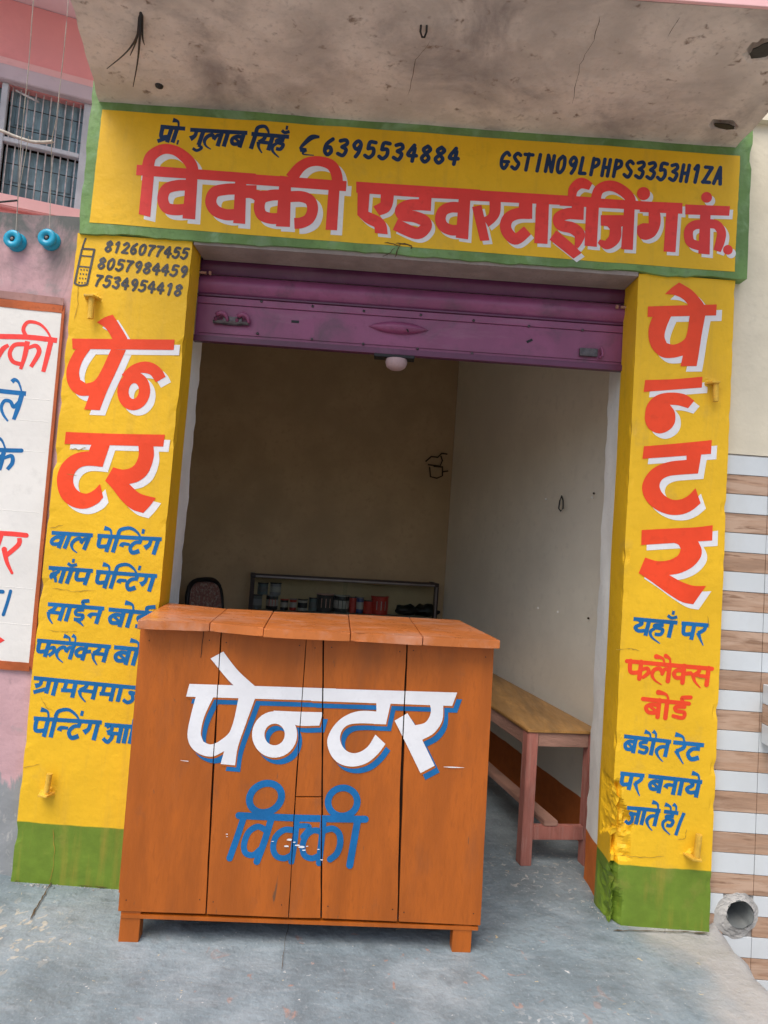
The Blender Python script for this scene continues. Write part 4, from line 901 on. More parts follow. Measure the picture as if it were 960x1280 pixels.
# lettering across the planks
Lc, Mc, Nc = ((220, 800), 4.8), ((390, 840), 4.8), ((270, 960), 4.8)
CUTS = [((276.9, 783), (264.8, 982), .0016), ((264.8, 982), (257.4, 1142), .0016), ((383.8, 788), (369.7, 981), .0014), ((369.7, 981), (360.7, 1147), .0014), ((404.3, 789), (402, 995.4), .0022), ((402, 995.4), (401.4, 1148), .0022), ((509.3, 795), (500.8, 980), .002), ((500.8, 980), (497.4, 1152), .002)]
cw = shift([P((82, 262), (960, 290), (960, 366), (62, 338)), P((208, 110), (285, 68), (330, 130), (385, 195), (475, 276), (460, 345), (345, 270)),
     P((125, 320), (230, 330), (170, 460), (150, 560), (165, 608), (208, 625), (265, 602), (328, 540), (380, 330), (478, 340), (420, 500), (372, 640), (355, 750), (268, 742), (290, 665), (220, 697), (150, 685), (92, 640), (70, 570), (88, 460)),
     ('L', (592, 565), 98, 102, 74, .1), P((585, 422), (720, 428), (882, 432), (860, 512), (722, 510), (690, 480), (620, 470))], *Lc)
cw += shift([P((-5, 95), (870, 122), (840, 202), (-5, 172)), P((385, 165), (475, 170), (443, 312), (370, 310), (385, 236)),
     P((372, 234), (260, 237), (160, 290), (95, 390), (102, 470), (150, 538), (230, 565), (320, 548), (390, 495), (440, 430), (380, 374), (330, 450), (260, 485), (200, 465), (168, 400), (190, 335), (250, 308), (445, 312), (440, 250)),
     P((703, 175), (787, 185), (780, 290), (730, 365), (660, 405), (735, 560), (650, 605), (575, 450), (495, 290), (572, 246), (618, 318), (680, 300), (712, 240))], *Mc)
letter('painted_lettering', cw, (0, 0), 1, fp, cn, m_blue, counter, .0018, off=(6.2, 8.6), cuts=CUTS, label='blue drop shadow of the large white word')
letter('painted_lettering', cw, (0, 0), 1, fp, cn, m_count, counter, .0025, off=(1.4, 2.6), cuts=CUTS, label='bare orange gap between the white word and its blue shadow')
letter('painted_lettering', cw, (0, 0), 1, fp, cn, m_white, counter, .0032, cuts=CUTS, label='large white Hindi word')
R_ = True
cv = shift([('S', [(138, 284), (520, 300), (895, 306)], 42, R_), ('L', (297, 178), 100, 84, 42, -.5), ('L', (760, 202), 88, 84, 40, -.3),
     ('S', [(165, 300), (125, 420), (82, 540)], 38, R_), ('S', [(330, 310), (290, 440), (245, 560)], 40, R_), ('S', [(300, 372), (250, 350), (195, 385), (168, 460), (180, 510), (225, 520), (262, 490)], 36, R_),
     ('S', [(485, 310), (472, 440), (452, 560)], 36, R_), ('S', [(470, 372), (410, 370), (360, 410), (343, 475), (362, 525), (410, 540), (455, 520)], 36, R_), ('S', [(500, 345), (560, 350), (520, 410)], 30, R_),
     ('S', [(645, 310), (632, 440), (618, 568)], 38, R_), ('S', [(640, 385), (590, 372), (545, 400), (520, 460), (530, 520), (575, 540), (622, 522)], 36, R_), ('S', [(650, 372), (700, 362), (738, 392), (745, 450), (725, 510), (684, 546)], 38, R_),
     ('S', [(848, 320), (825, 450), (802, 582)], 42, R_)], *Nc)
letter('painted_lettering', cv, (0, 0), 1, fp, cn, m_blue, counter, .0018, cuts=CUTS, label='blue Hindi name in round brush strokes')
chips = []
for x, y, r_ in ((362, 1049, 2.0), (358, 1057, 1.8), (372, 1056, 1.6), (377, 1058, 2.2), (368, 1052, 1.0), (380, 1062, 1.2), (384, 1057, .8), (341, 1051, .8), (402, 1074, 1), (398, 1061, .8), (284, 1042, .8), (284, 1045, .6)):
    n = 7; chips.append(('P', [(x + r_ * (1 + .5 * random.random()) * 1.5 * math.cos(k * 6.283 / n), y + r_ * .55 * (1 + .5 * random.random()) * math.sin(k * 6.283 / n)) for k in range(n)]))
chips += [('S', [(554, 958), (565, 958.5), (580, 959)], [.3, 1.5, .3], False), ('S', [(226, 950), (236, 951)], [.4, 1.0], False)]
o = letter('scratches', chips, (0, 0), 1, fp, cn, m_white, counter, .0042); o['kind'] = 'stuff'

# ================================================================== BENCH
bdir = Vector((-.25, .968, 0)).normalized(); bx = (Vector((1.06, 3.12, 0)) - Vector((.713, 3.071, 0))).normalized()
bench = thing('wooden_bench', 'narrow wooden bench with a varnished board top along the right wall inside', 'bench', (.7, 3.5, 0))
B0 = Vector((.715, 3.075, 0)); BW, BLn, ZBN = .345, 1.45, .59
def bpt(u, v, z): return B0 + bx * u + bdir * v + Vector((0, 0, z))
def bbox(name, u0, u1, v0, v1, z0, z1, m, bev=.003):
    bm = nb(); hexa(bm, [bpt(u0, v0, z0), bpt(u1, v0, z0), bpt(u1, v1, z0), bpt(u0, v1, z0), bpt(u0, v0, z1), bpt(u1, v0, z1), bpt(u1, v1, z1), bpt(u0, v1, z1)])
    if bev: bmesh.ops.bevel(bm, geom=list(bm.edges), offset=bev, segments=2, affect='EDGES')
    return obj(name, bm, m, bench)
bbox('seat', -.004, BW, -.006, BLn, ZBN - .012, ZBN, m_ply, .002)
for u in (0, BW - .055):
    for v in (0, BLn - .06): bbox('leg', u, u + .05, v, v + .05, .0, ZBN - .0125, m_bwood)
bbox('apron_rail', .0515, BW - .0565, .004, .034, ZBN - .075, ZBN - .0125, m_bwoodh)
bbox('apron_rail', .006, .032, .0515, BLn - .0615, ZBN - .08, ZBN - .0125, m_bwoodh)
bbox('apron_rail', BW - .034, BW - .01, .0515, BLn - .0615, ZBN - .08, ZBN - .0125, m_bwoodh)
bbox('stretcher', .0515, BW - .0565, .006, .036, .11, .17, m_bwood)
bbox('stretcher', .10, .165, .004, BLn - .01, .1705, .195, m_bwoodh)
bbox('stretcher', .0515, BW - .0565, BLn - .055, BLn - .03, .11, .17, m_bwood)

# ================================================================== DISPLAY CASE AND WHAT STANDS IN IT
ZK = 1.05
kL, kR = onZ(314, 716.5, ZK), onZ(549, 729.5, ZK)
kd = (kR - kL).normalized(); kn = Vector((-kd.y, kd.x, 0)); KW = (kR - kL).length; KD = .36
case = thing('glass_display_case', 'long glass display case of paint tins against the dark back wall', 'display case', (kL + kR) / 2 * 1.0 - Vector((0, 0, ZK)))
def kp(u, v, z): return kL + kd * u + kn * v + Vector((0, 0, z - ZK))
def kbox(name, u0, u1, v0, v1, z0, z1, m, bev=0):
    bm = nb(); hexa(bm, [kp(u0, v0, z0), kp(u1, v0, z0), kp(u1, v1, z0), kp(u0, v1, z0), kp(u0, v0, z1), kp(u1, v0, z1), kp(u1, v1, z1), kp(u0, v1, z1)])
    if bev: bmesh.ops.bevel(bm, geom=list(bm.edges), offset=bev, segments=1, affect='EDGES')
    return obj(name, bm, m, case)
m_kf = mat('dark brown frame', (.035, .022, .02, 1), .4, .2, 10, .1, 60)
m_alu = mat('aluminium strip', (.22, .20, .20, 1), .4, .1, 20, .1, 60, metal=.7)
m_lam = mat('pale laminate', (.30, .28, .22, 1), .5, .05, 5, .05, 40)
for u in (0, KW - .03):
    for v in (0, KD - .03): kbox('post', u, u + .03, v, v + .03, 0, ZK - .03, m_kf)
for v in (0, KD - .025): kbox('top_rail', .0, KW, v, v + .025, ZK - .028, ZK, m_kf)
for u in (0, KW - .03): kbox('top_rail', u, u + .03, .026, KD - .026, ZK - .028, ZK - .001, m_kf)
kbox('front_strip', .034, KW - .034, -.004, .001, ZK - .024, ZK - .012, m_alu); kbox('front_strip', KW - .026, KW - .012, -.004, -.001, .4, ZK - .03, m_alu)
m_ktop = mat('dusty brown case top', (.20, .14, .115, 1), .5, .1, 5, .05, 40)
kbox('glass_top', .03, KW * .7, .026, KD - .026, ZK - .012, ZK - .006, m_ktop); kbox('glass_top', KW * .71, KW - .03, .026, KD - .026, ZK - .012, ZK - .006, m_ktop)
kbox('glass_pane', .031, KW * .5, .006, .010, .62, ZK - .03, m_glass); kbox('glass_pane', KW * .48, KW - .031, .014, .018, .62, ZK - .03, m_glass)
kbox('shelf', .03, KW - .03, .03, KD - .03, .775, .785, m_lam); kbox('shelf', .03, KW - .03, .03, KD - .03, .44, .455, m_lam)
kbox('base_panel', .031, KW - .031, .004, .02, .02, .44, m_kf); kbox('back_panel', .031, KW - .031, KD - .02, KD - .01, .45, ZK - .03, m_lam)
def tin(x_px, ytop, r, hgt, cols, label, zb=.786, v=.13, bands=None):
    u0_ = (onP(x_px, 745, kL + kn * v, kn) - kL).dot(kd); c = kp(u0_, v, zb)
    t = thing('paint_tin', label, 'paint tin', c, 'paint tins inside the display case')
    bm = nb(); lathe(bm, [(r, 0), (r, hgt - .006)], c, seg=20); obj('can_body', bm, mtin(cols[0]), t, base=c, smooth=False)
    bm = nb(); lathe(bm, [(r * 1.04, hgt - .008), (r * 1.05, hgt), (r * .93, hgt + .001), (r * .92, hgt - .003), (.001, hgt - .003)], c, seg=20); obj('lid', bm, mtin(cols[1]), t, base=c)
    if len(cols) > 2:
        bm = nb(); z0, z1 = bands or (.25, .7); lathe(bm, [(r * 1.012, hgt * z0), (r * 1.012, hgt * z1)], c, seg=20); obj('paper_label', bm, mtin(cols[2]), t, base=c)
    if len(cols) > 3:
        for k in range(3):
            bm = nb(); a0 = -1.9 + k * .5; pts = [c + Vector((r * 1.03 * math.cos(a0 + s), r * 1.03 * math.sin(a0 + s), 0)) for s in (0, .09)]
            slab(bm, [pts[0] + Vector((0, 0, hgt * .25)), pts[1] + Vector((0, 0, hgt * .25)), pts[1] + Vector((0, 0, hgt * .75)), pts[0] + Vector((0, 0, hgt * .75))], (0, -.001, 0)); obj('printed_stripe', bm, mtin(cols[3]), t, base=c)
    return t
TC = {'w': (.42, .38, .35, 1), 'k': (.02, .02, .025, 1), 'r': (.5, .03, .02, 1), 'b': (.04, .06, .2, 1), 'g': (.14, .14, .15, 1), 'p': (.6, .33, .28, 1), 's': (.26, .25, .26, 1), 't': (.12, .16, .17, 1)}
TM = {}
def mtin(k):
    if k not in TM: TM[k] = mat('tin print ' + k, TC[k], .35, .12, 20, .05, 60, spec=.5)
    return TM[k]
tin(321.5, 750, .040, .105, 'gks', 'grey tin at the left end of the case under a pale tin')
tin(340.5, 750, .045, .105, 'kswr', 'dark tin with red marks, second from the left end of the case')
tin(327.5, 734, .040, .085, 'tkg', 'dull grey tin on top of the leftmost stack', zb=.8925)
tin(343.5, 735, .042, .09, 'skw', 'pale tin on top of the second stack from the left', zb=.8925)
tin(356, 752, .030, .08, 'krw', 'small black and red tin right of the two stacks')
tin(367, 753, .026, .085, 'rsw', 'little red tin with white stripe, fourth along the shelf')
tin(379, 754, .036, .085, 'wkk', 'small tin with white top between the red tin and the tall pink lidded one')
tin(392, 754, .032, .10, 'tkg', 'low black capped tin left of the tall pink lidded one')
tin(406.5, 746, .064, .135, 'kpkp', 'wide black tin with a pink lid, tallest on the shelf')
tin(427, 748, .060, .13, 'kwwk', 'wide black tin with a white label beside the pink lidded one')
tin(441.5, 751, .026, .12, 'rkr', 'slim red tin with black cap, right of the white labelled tin')
tin(450.5, 752, .028, .12, 'bsw', 'slim blue tin with white stripe between two red tins')
tin(461, 754, .038, .10, 'rkr', 'low plain red tin left of the largest red tin')
tin(475, 748, .066, .135, 'rrrw', 'large bright red tin at the right end of the row of tins')
def bag(px, r, label):
    u0_ = (onP(px, 755, kL + kn * .16, kn) - kL).dot(kd); c = kp(u0_, .16, .786); bm = nb()
    bmesh.ops.create_icosphere(bm, subdivisions=3, radius=1)
    for v in bm.verts:
        p = v.co.copy(); k = 1 + .35 * fbm(p * 1.8 + Vector((px, 0, 0))) + .15 * fbm(p * 6)
        v.co = c + Vector((p.x * r * 1.5 * k, p.y * r * .9 * k, max(0, (p.z + .75)) * r * .72 * k))
    tag(obj('black_bag', bm, m_bag, smooth=True), label, 'bag', 'black bags in the display case')
bag(507, .062, 'crumpled black bag in the case just right of the red tins'); bag(532, .07, 'crumpled black bag at the right end of the case')

# ================================================================== CHAIR
cq = Vector((-1.155, 4.62, 0))
chair = thing('office_chair', 'black framed chair with red patterned back behind the counter', 'chair', cq)
ca = rad(62); cX = Vector((math.cos(ca), math.sin(ca), 0)); cYd = Vector((math.sin(ca), -math.cos(ca), 0))
def chp(a, b, z): return cq + cX * a + cYd * b + Vector((0, 0, z))
def pad(name, f, m, nu=14, nv=12):
    bm = nb(); grid(bm, lambda u, v: f(u, v, 1), nu, nv); grid(bm, lambda u, v: f(u, v, -1), nu, nv); bmesh.ops.remove_doubles(bm, verts=bm.verts, dist=.002); return obj(name, bm, m, chair, smooth=True)
def sup(u): return math.copysign(abs(u) ** .6, u)
def backf(u, v, s):
    a, b = (u - .5) * 2, (v - .5) * 2; k = max(0, (1 - a ** 4) * (1 - b ** 4)); rnd = 1 - .16 * max(0, b) ** 3
    return chp(a * .17 * rnd * (1 - .05 * b * b), s * .026 * k ** .5 - .03 * b + .02 * a * a, .80 + b * .21 - .03 * a * a * max(0, b))
pad('backrest', backf, m_fab)
def rimf(t):
    a, b = math.cos(t), math.sin(t); a = sup(a); b = sup(b); return chp(a * .168, -.03 * b + .018, .80 + b * .208)
bm = nb(); tube(bm, [rimf(rad(-60) + rad(300) * k / 24) for k in range(25)], .016, 8); obj('back_frame', bm, m_black, chair, smooth=True)
pad('seat', lambda u, v, s: chp((u - .5) * .44, .22 + (v - .5) * .42, .46 + s * .03 * max(0, (1 - ((u - .5) * 2) ** 4) * (1 - ((v - .5) * 2) ** 4)) ** .5), m_fab)
for a in (-.19, .19):
    bm = nb(); tube(bm, [chp(a, .0, .62), chp(a, .0, .45), chp(a * 1.1, -.04, .003)], .012, 8); obj('leg', bm, m_black, chair)
    bm = nb(); tube(bm, [chp(a, .40, .44), chp(a * 1.1, .44, .003)], .012, 8); obj('leg', bm, m_black, chair)

# ================================================================== LEFT: LOW WALL WITH A PAINTED PANEL
YL = 2.70
lw = thing('boundary_wall', 'mildewed pink wall left of the shop carrying a white lettered panel', 'wall', (-2.2, YL, -.1))
lp = lambda x, y: onY(x, y, YL)
ztop = 2.60
bm = nb(); nx, nz = 90, 110
def lwf(u, v):
    x = -3.4 + 2.135 * u; z = -.36 + (ztop + .36) * v + (.012 * fbm((x * 5, 1, 1)) + .02 * max(0, x + 1.6) if v == 1 else 0)
    return Vector((x, YL + .007 * fbm((x * 2.3, z * 2.3, 1)) + .0035 * fbm((x * 12, z * 12, 4)), z))
T1 = grid(bm, lwf, nx, nz); T2 = grid(bm, lambda u, v: lwf(u, v) + Vector((0, .2, 0)), nx, nz)
for i in range(nx): bm.faces.new([T1[i][nz], T1[i + 1][nz], T2[i + 1][nz], T2[i][nz]])
for j in range(nz): bm.faces.new([T1[nx][j], T1[nx][j + 1], T2[nx][j + 1], T2[nx][j]]); bm.faces.new([T1[0][j], T1[0][j + 1], T2[0][j + 1], T2[0][j]])
def wallmat():
    """pink wash, heavy black mildew near the top (rain runs down from the coping), bare render scoured at the foot"""
    m = mat('pink wash with mildew', (.56, .35, .37, 1), .9, .1, 4, .5, 32, col3=(.38, .33, .33, 1), c3scale=9, c3lo=.55, c3hi=.72)
    nt = m.node_tree; N = nt.nodes; L = nt.links; b = N['Principled BSDF']; cur = b.inputs['Base Color'].links[0].from_socket
    g = N.new('ShaderNodeNewGeometry'); sp = N.new('ShaderNodeSeparateXYZ'); L.new(g.outputs['Position'], sp.inputs[0])
    def layer(cur, scale, seed, z0, z1, wz, colr, lo, hi, ax='Z'):
        mp = N.new('ShaderNodeMapping'); mp.inputs['Location'].default_value = (seed, 0, seed); mp.inputs['Scale'].default_value = (1.5, 1, .8); L.new(g.outputs['Position'], mp.inputs[0])
        n = N.new('ShaderNodeTexNoise'); n.inputs['Scale'].default_value = scale; n.inputs['Detail'].default_value = 9; n.inputs['Roughness'].default_value = .68; n.inputs['Distortion'].default_value = .5; L.new(mp.outputs[0], n.inputs['Vector'])
        r = N.new('ShaderNodeMapRange'); r.inputs[1].default_value = z0; r.inputs[2].default_value = z1; r.inputs[3].default_value = 0; r.inputs[4].default_value = wz; L.new(sp.outputs[ax], r.inputs[0])
        a = N.new('ShaderNodeMath'); a.operation = 'ADD'; L.new(n.outputs['Fac'], a.inputs[0]); L.new(r.outputs[0], a.inputs[1])
        q = N.new('ShaderNodeMapRange'); q.inputs[1].default_value = lo; q.inputs[2].default_value = hi; L.new(a.outputs[0], q.inputs[0])
        x = N.new('ShaderNodeMix'); x.data_type = 'RGBA'; L.new(q.outputs[0], x.inputs[0]); L.new(cur, x.inputs[6]); x.inputs[7].default_value = colr; return x.outputs[2]
    c = layer(cur, 4, 2.2, 2.18, 2.6, .42, (.135, .14, .135, 1), .60, .92)
    c = layer(c, 9, 7.7, 2.2, 2.6, .2, (.07, .08, .075, 1), .74, .84)
    c = layer(c, 3.2, 5.1, .58, .25, .5, (.27, .28, .29, 1), .78, .84)
    c = layer(c, 30, 1.1, .7, .2, .3, (.40, .39, .38, 1), .86, .98)
    L.new(c, b.inputs['Base Color']); return m
wallbody = obj('wall_face', bm, wallmat(), lw)
def lrect(px, th, m, name, lift=0, par=lw, jag=.001):
    q = [lp(*p) for p in px]; pts = []
    for i in range(len(q)):
        a, b = q[i], q[(i + 1) % len(q)]
        for k in range(16): p = a.lerp(b, k / 16); pts.append(p + Vector((jag * fbm((k, i, 2), .9), -.012 - lift, jag * 2 * fbm((k, i, 5), .9))))
    bm = nb(); slab(bm, pts, (0, -th, 0)); return obj(name, bm, m, par)
pnl = lrect([(-110, 372), (79, 393), (39, 828), (-150, 812)], .002, m_panelw, 'white_panel')
lrect([(-110, 362), (81, 383.5), (80, 393), (-110, 373)], .004, m_rust, 'border_strip', par=pnl)
lrect([(-150, 811.5), (40, 828), (39, 838.5), (-150, 822)], .004, m_rust, 'border_strip', par=pnl)
lrect([(79.4, 393.5), (83.5, 384), (43, 838), (38.6, 829)], .0042, m_rust, 'border_strip', par=pnl)
lrect([(-110, 351), (82, 374), (81, 383), (-110, 361)], .002, mat('pale brown band', (.36, .20, .18, 1), .8, .15, 5, .4, 35), 'border_strip', par=pnl)
lpp = lambda x, y: lp(x, y) + Vector((0, -.0142, 0))
La, Lb = ((0, 380), 5.333), ((0, 620), 5.333)
re_ = shift([('S', [(-60, 222), (200, 228), (392, 250)], 34, False), ('S', [(190, 225), (168, 175), (200, 128), (270, 138), (320, 180), (352, 235)], [26, 26, 24, 20, 16, 12], False), ('S', [(352, 250), (328, 350), (300, 458)], [34, 34, 28], False),
     ('S', [(196, 255), (178, 350), (150, 440)], [34, 32, 22], False), ('S', [(180, 275), (110, 280), (78, 335), (100, 390), (160, 408)], 28, False), ('S', [(200, 300), (252, 285), (272, 330), (218, 425)], [20, 28, 32, 26], False), ('S', [(70, 280), (30, 310), (-10, 380)], [22, 34, 30], False)], *La)
re_ += shift([('S', [(-40, 246), (90, 252), (188, 262)], 32, True), ('S', [(142, 280), (135, 325), (50, 400)], [30, 32, 30], False), ('S', [(42, 355), (60, 440), (94, 512)], [36, 26, 18], True), ('S', [(20, 260), (0, 320), (-20, 350)], 34, False), P((-30, 918), (0, 928), (46, 958), (0, 982), (-30, 986))], *Lb)
letter('painted_lettering', re_, (0, 0), 1, lpp, NF, m_red, pnl, .0005, label='red words on the white panel')
ble = shift([('S', [(-40, 578), (80, 592), (186, 602)], 30, False), ('S', [(158, 610), (135, 690), (104, 775)], [32, 32, 24], False), ('S', [(140, 655), (105, 690), (82, 655), (45, 650), (22, 690), (35, 740), (66, 785)], [22, 26, 24, 24, 22, 18, 12], False), ('S', [(158, 590), (138, 530), (112, 510), (92, 524)], [10, 16, 24, 30], False),
     ('S', [(-40, 972), (60, 978), (156, 980)], 28, True), ('S', [(38, 990), (26, 1050), (12, 1110)], [30, 28, 20], False), ('S', [(40, 1030), (90, 1015), (96, 1060), (62, 1105)], [20, 26, 28, 24], False), ('S', [(48, 965), (28, 915), (0, 895), (-30, 890)], [12, 16, 24, 28], False), ('S', [(30, 1010), (0, 1040), (-20, 1060)], 26, False)], *La)
ble += shift([('S', [(84, 632), (62, 710), (36, 788)], 22, True), ('S', [(-30, 632), (32, 636)], 26, True), ('S', [(-5, 640), (-12, 700)], 24, True)], *Lb)
letter('painted_lettering', ble, (0, 0), 1, lpp, NF, m_blue, pnl, .0005, label='blue words on the white panel')
for yy in (500, 527, 565, 640, 735, 780): # mortar lines ghosting through the whitewash
    bm = nb(); q0, q1 = lpp(-40, yy - 6), lpp(74 - (yy - 400) * .09, yy + 1); tube(bm, [q0 + Vector((0, .0012, 0)), q1 + Vector((0, .0012, 0))], .0018, 5); obj('mortar_line', bm, m_panelw, pnl)
# insulators and wires
for px, py, lb in ((15.5, 298.5, 'bright blue insulator nearer the left edge, on the mildewed wall'), (58.5, 297, 'bright blue insulator nearer the shop corner, on the mildewed wall')):
    q = onY(px, py, 2.66); t = thing('insulator', lb, 'insulator', (q.x, YL, q.z), 'blue insulators on the boundary wall')
    bm = nb(); lathe(bm, [(.011, -.030), (.013, -.046), (.030, -.047), (.036, -.042), (.037, -.034), (.030, -.029), (.026, -.022), (.030, -.014), (.038, -.010), (.039, -.002), (.036, .004), (.012, .006)], (q.x, YL, q.z), 'Y', 28); obj('porcelain_reel', bm, m_ins, t, base=Vector((q.x, YL, q.z)), smooth=True)
    bm = nb(); lathe(bm, [(.0125, -.038), (.0125, .05)], (q.x, YL, q.z), 'Y', 10); obj('bolt', bm, m_black, t, base=Vector((q.x, YL, q.z)))
    bm = nb(); lathe(bm, [(.003, -.046), (.006, -.045), (.006, -.038)], (q.x, YL, q.z), 'Y', 10); obj('nut', bm, m_wire, t, base=Vector((q.x, YL, q.z)))
def wire(pts, r, m, lab, name='wire'):
    P3 = [onY(x, y, Y) for x, y, Y in pts]; Q = smooth_open([tuple(p) for p in P3], 6); bm = nb(); tube(bm, Q, r, 6); tag(obj(name, bm, m), lab, name, 'thin wires hanging beside the shop')
wire([(46, -40, 2.3), (41, 10, 2.35), (36, 80, 2.45), (27, 170, 2.55), (23, 240, 2.62), (20, 288, 2.64)], .0016, m_cord, 'pale wire dropping past the window to the leftmost insulator')
wire([(88, -40, 2.3), (83, 30, 2.35), (77, 90, 2.45), (70, 150, 2.5), (65, 175, 2.55), (64, 215, 2.6), (62, 285, 2.64)], .0016, m_cord, 'wire dropping across the window to the insulator by the shop corner')
wire([(24, 160, 2.56), (22, 250, 2.62), (22, 292, 2.64)], .0010, m_wire, 'thin dark wire ending at the insulator near the left edge')
wire([(36, 170, 2.5), (28, 215, 2.55), (22, 250, 2.62)], .0012, m_cord, 'short pale cord slanting in front of the lower window bars')
Q = [onY(x, y, 3.2) for x, y in [(-40, 150), (0, 163), (20, 171), (42, 177.5), (62, 177.5), (66, 176)]]
bm = nb(); tube(bm, smooth_open([tuple(q) for q in Q], 6), .008, 8); tag(obj('bent_pipe', bm, m_cord, smooth=True), 'beige bent pipe crossing in front of the barred window', 'pipe')
Q = [onY(x, y, 2.75) for x, y in [(-40, 254), (0, 252.5), (22, 250.5)]]
bm = nb(); tube(bm, Q, .004, 6); tag(obj('thin_rod', bm, m_steel), 'thin dark rod above the mildewed wall top', 'rod')

# ================================================================== NEIGHBOUR'S PINK HOUSE
th = rad(20); hx_ = Vector((math.cos(th), math.sin(th), 0)); hn = Vector((math.sin(th), -math.cos(th), 0)); HP = Vector((-2.337, 4.3, 0))
house = thing('pink_house', 'salmon pink house with barred teal window behind the low wall', 'house', (HP.x - 1, HP.y - .3, -.36))
def hb(name, s0, s1, z0, z1, o0, o1, m, par=house, bev=0):
    """box on the house face: s along, z up, o outwards from o0 to o1"""
    bm = nb(); p = lambda s, o, z: HP + hx_ * s + hn * o + Vector((0, 0, z))
    hexa(bm, [p(s0, o1, z0), p(s1, o1, z0), p(s1, o0, z0), p(s0, o0, z0), p(s0, o1, z1), p(s1, o1, z1), p(s1, o0, z1), p(s0, o0, z1)])
    if bev: bmesh.ops.bevel(bm, geom=list(bm.edges), offset=bev, segments=2, affect='EDGES')
    return obj(name, bm, m, par)
hb('wall', -4, .5, 4.25, 4.66, -.3, 0, m_pink); hb('wall', -4, .5, -.3, 3.30, -.3, 0, m_pink)
hb('wall', .24, .5, 3.30, 4.25, -.3, 0, m_pink); hb('wall', -4, -.75, 3.30, 4.25, -.3, 0, m_pink)
hb('band', -4, .5, 4.20, 4.262, .002, .03, m_pinkl, bev=.008); hb('lintel', -4, .26, 4.10, 4.198, .002, .06, m_lav, bev=.005)
hb('sill', -4, .26, 3.29, 3.372, .002, .05, m_pinkl, bev=.008)
slb = hb('roof_slab', -4, .5, 4.665, 4.78, -.3, .75, m_lavs)
win = thing('window', None, None, (0, 0, 0)); win.parent = house
def wb_(n, *a, **k): return hb(n, *a, par=win, **k)
for s in (-.282, .20): wb_('frame_post', s - .018, s + .018 + (.02 if s > 0 else 0), 3.373, 4.0985, -.03, .02, m_frame, bev=.003)
wb_('frame_post', -.78, -.75, 3.373, 4.0985, -.03, .02, m_frame)
for a, b in ((-.263, .181), (-.749, -.301)):
    wb_('transom', a, b, 3.722, 3.752, -.03, .018, m_frame, bev=.003)
    for z0, z1 in ((3.374, 3.72), (3.754, 4.098)):
        mid = (a + b) / 2 + .012
        for s0, s1 in ((a + .003, mid - .004), (mid + .004, b - .003)):
            lf = wb_('shutter_leaf', s0, s1, z0, z1, -.085, -.06, m_teal)
            zm = z0 + (z1 - z0) * .32
            for q0, q1 in ((z0 + .02, zm - .012), (zm + .012, z1 - .03)):
                bm = nb(); p = lambda s, o, z: HP + hx_ * s + hn * o + Vector((0, 0, z)); e = .035
                hexa(bm, [p(s0 + e, -.052, q0), p(s1 - e, -.052, q0), p(s1 - e, -.0595, q0), p(s0 + e, -.0595, q0), p(s0 + e, -.052, q1), p(s1 - e, -.052, q1), p(s1 - e, -.0595, q1), p(s0 + e, -.0595, q1)])
                bmesh.ops.bevel(bm, geom=list(bm.edges), offset=.004, segments=1, affect='EDGES'); obj('raised_panel', bm, m_teal, win)
    for k in range(10):
        s = a + .022 + (b - a - .044) * k / 9; bm = nb(); p0 = HP + hx_ * s + hn * (-.012) + Vector((0, 0, 3.376)); tube(bm, [p0, p0 + Vector((0, 0, .345))], .0042, 6); o = obj('bar', bm, m_bar, win)
        bm = nb(); p0 = HP + hx_ * s + hn * (-.012) + Vector((0, 0, 3.753)); tube(bm, [p0, p0 + Vector((0, 0, .344))], .0042, 6); obj('bar', bm, m_bar, win)
    for z in (3.46, 3.60, 3.84, 3.98):
        bm = nb(); p0 = HP + hx_ * a + hn * (-.018) + Vector((0, 0, z)); p1 = HP + hx_ * b + hn * (-.018) + Vector((0, 0, z)); tube(bm, [p0, p1], .003, 6); obj('cross_bar', bm, m_steel, win)
bm = nb(); p0 = HP + hx_ * -.225 + hn * (.0) + Vector((0, 0, 4.075)); p1 = HP + hx_ * -.085 + hn * (.01) + Vector((0, 0, 4.03)); tube(bm, [p0, p1], .007, 6); obj('stay_bar', bm, m_bar, win)
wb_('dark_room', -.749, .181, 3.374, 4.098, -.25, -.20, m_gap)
hb('wall', -4, .24, 4.0995, 4.249, -.3, -.001, m_pink)

# ================================================================== RIGHT: TILED FRONT NEXT DOOR
YT = 2.705
tw = thing('tiled_wall', 'next door wall with white and wood print tile rows under cream plaster', 'wall', (1.9, YT, -.3))
bm = nb(); boxgrid(bm, (1.349, YT + .002, 1.829), (3.2, YT + .3, 6.2), .12); wobble(bm, .0, 1)
for v in bm.verts:
    if v.co.y < YT + .01: v.co.y += .006 * fbm((v.co.x * 2, v.co.z * 2, 0))
obj('plaster_face', bm, m_cream, tw)
TP = .0771; cols_ = [(1.3505, 1.5275), (1.5295, 2.1275), (2.1295, 2.7275)]
drain = onY(922, 1140, YT); tmesh = {}
for a, b in (((1.349, -.5), (drain.x - .052, 1.826)), ((drain.x + .052, -.5), (3.2, 1.826)), ((drain.x - .0518, -.5), (drain.x + .0518, drain.z - .052)), ((drain.x - .0518, drain.z + .052), (drain.x + .0518, 1.826))):
    bm = nb(); box(bm, (a[0], YT + .0045, a[1]), (b[0], YT + .3, b[1])); obj('tile_bed', bm, m_grout, tw)
def tilemesh(wd_t, h_t):
    key = (round(wd_t, 3), h_t)
    if key not in tmesh:
        bm = nb(); box(bm, (-wd_t / 2, -.005, 0), (wd_t / 2, .003, h_t), .0013); me = bpy.data.meshes.new('tile'); bm.to_mesh(me); bm.free(); tmesh[key] = me
    return tmesh[key]
base_w = tw.location
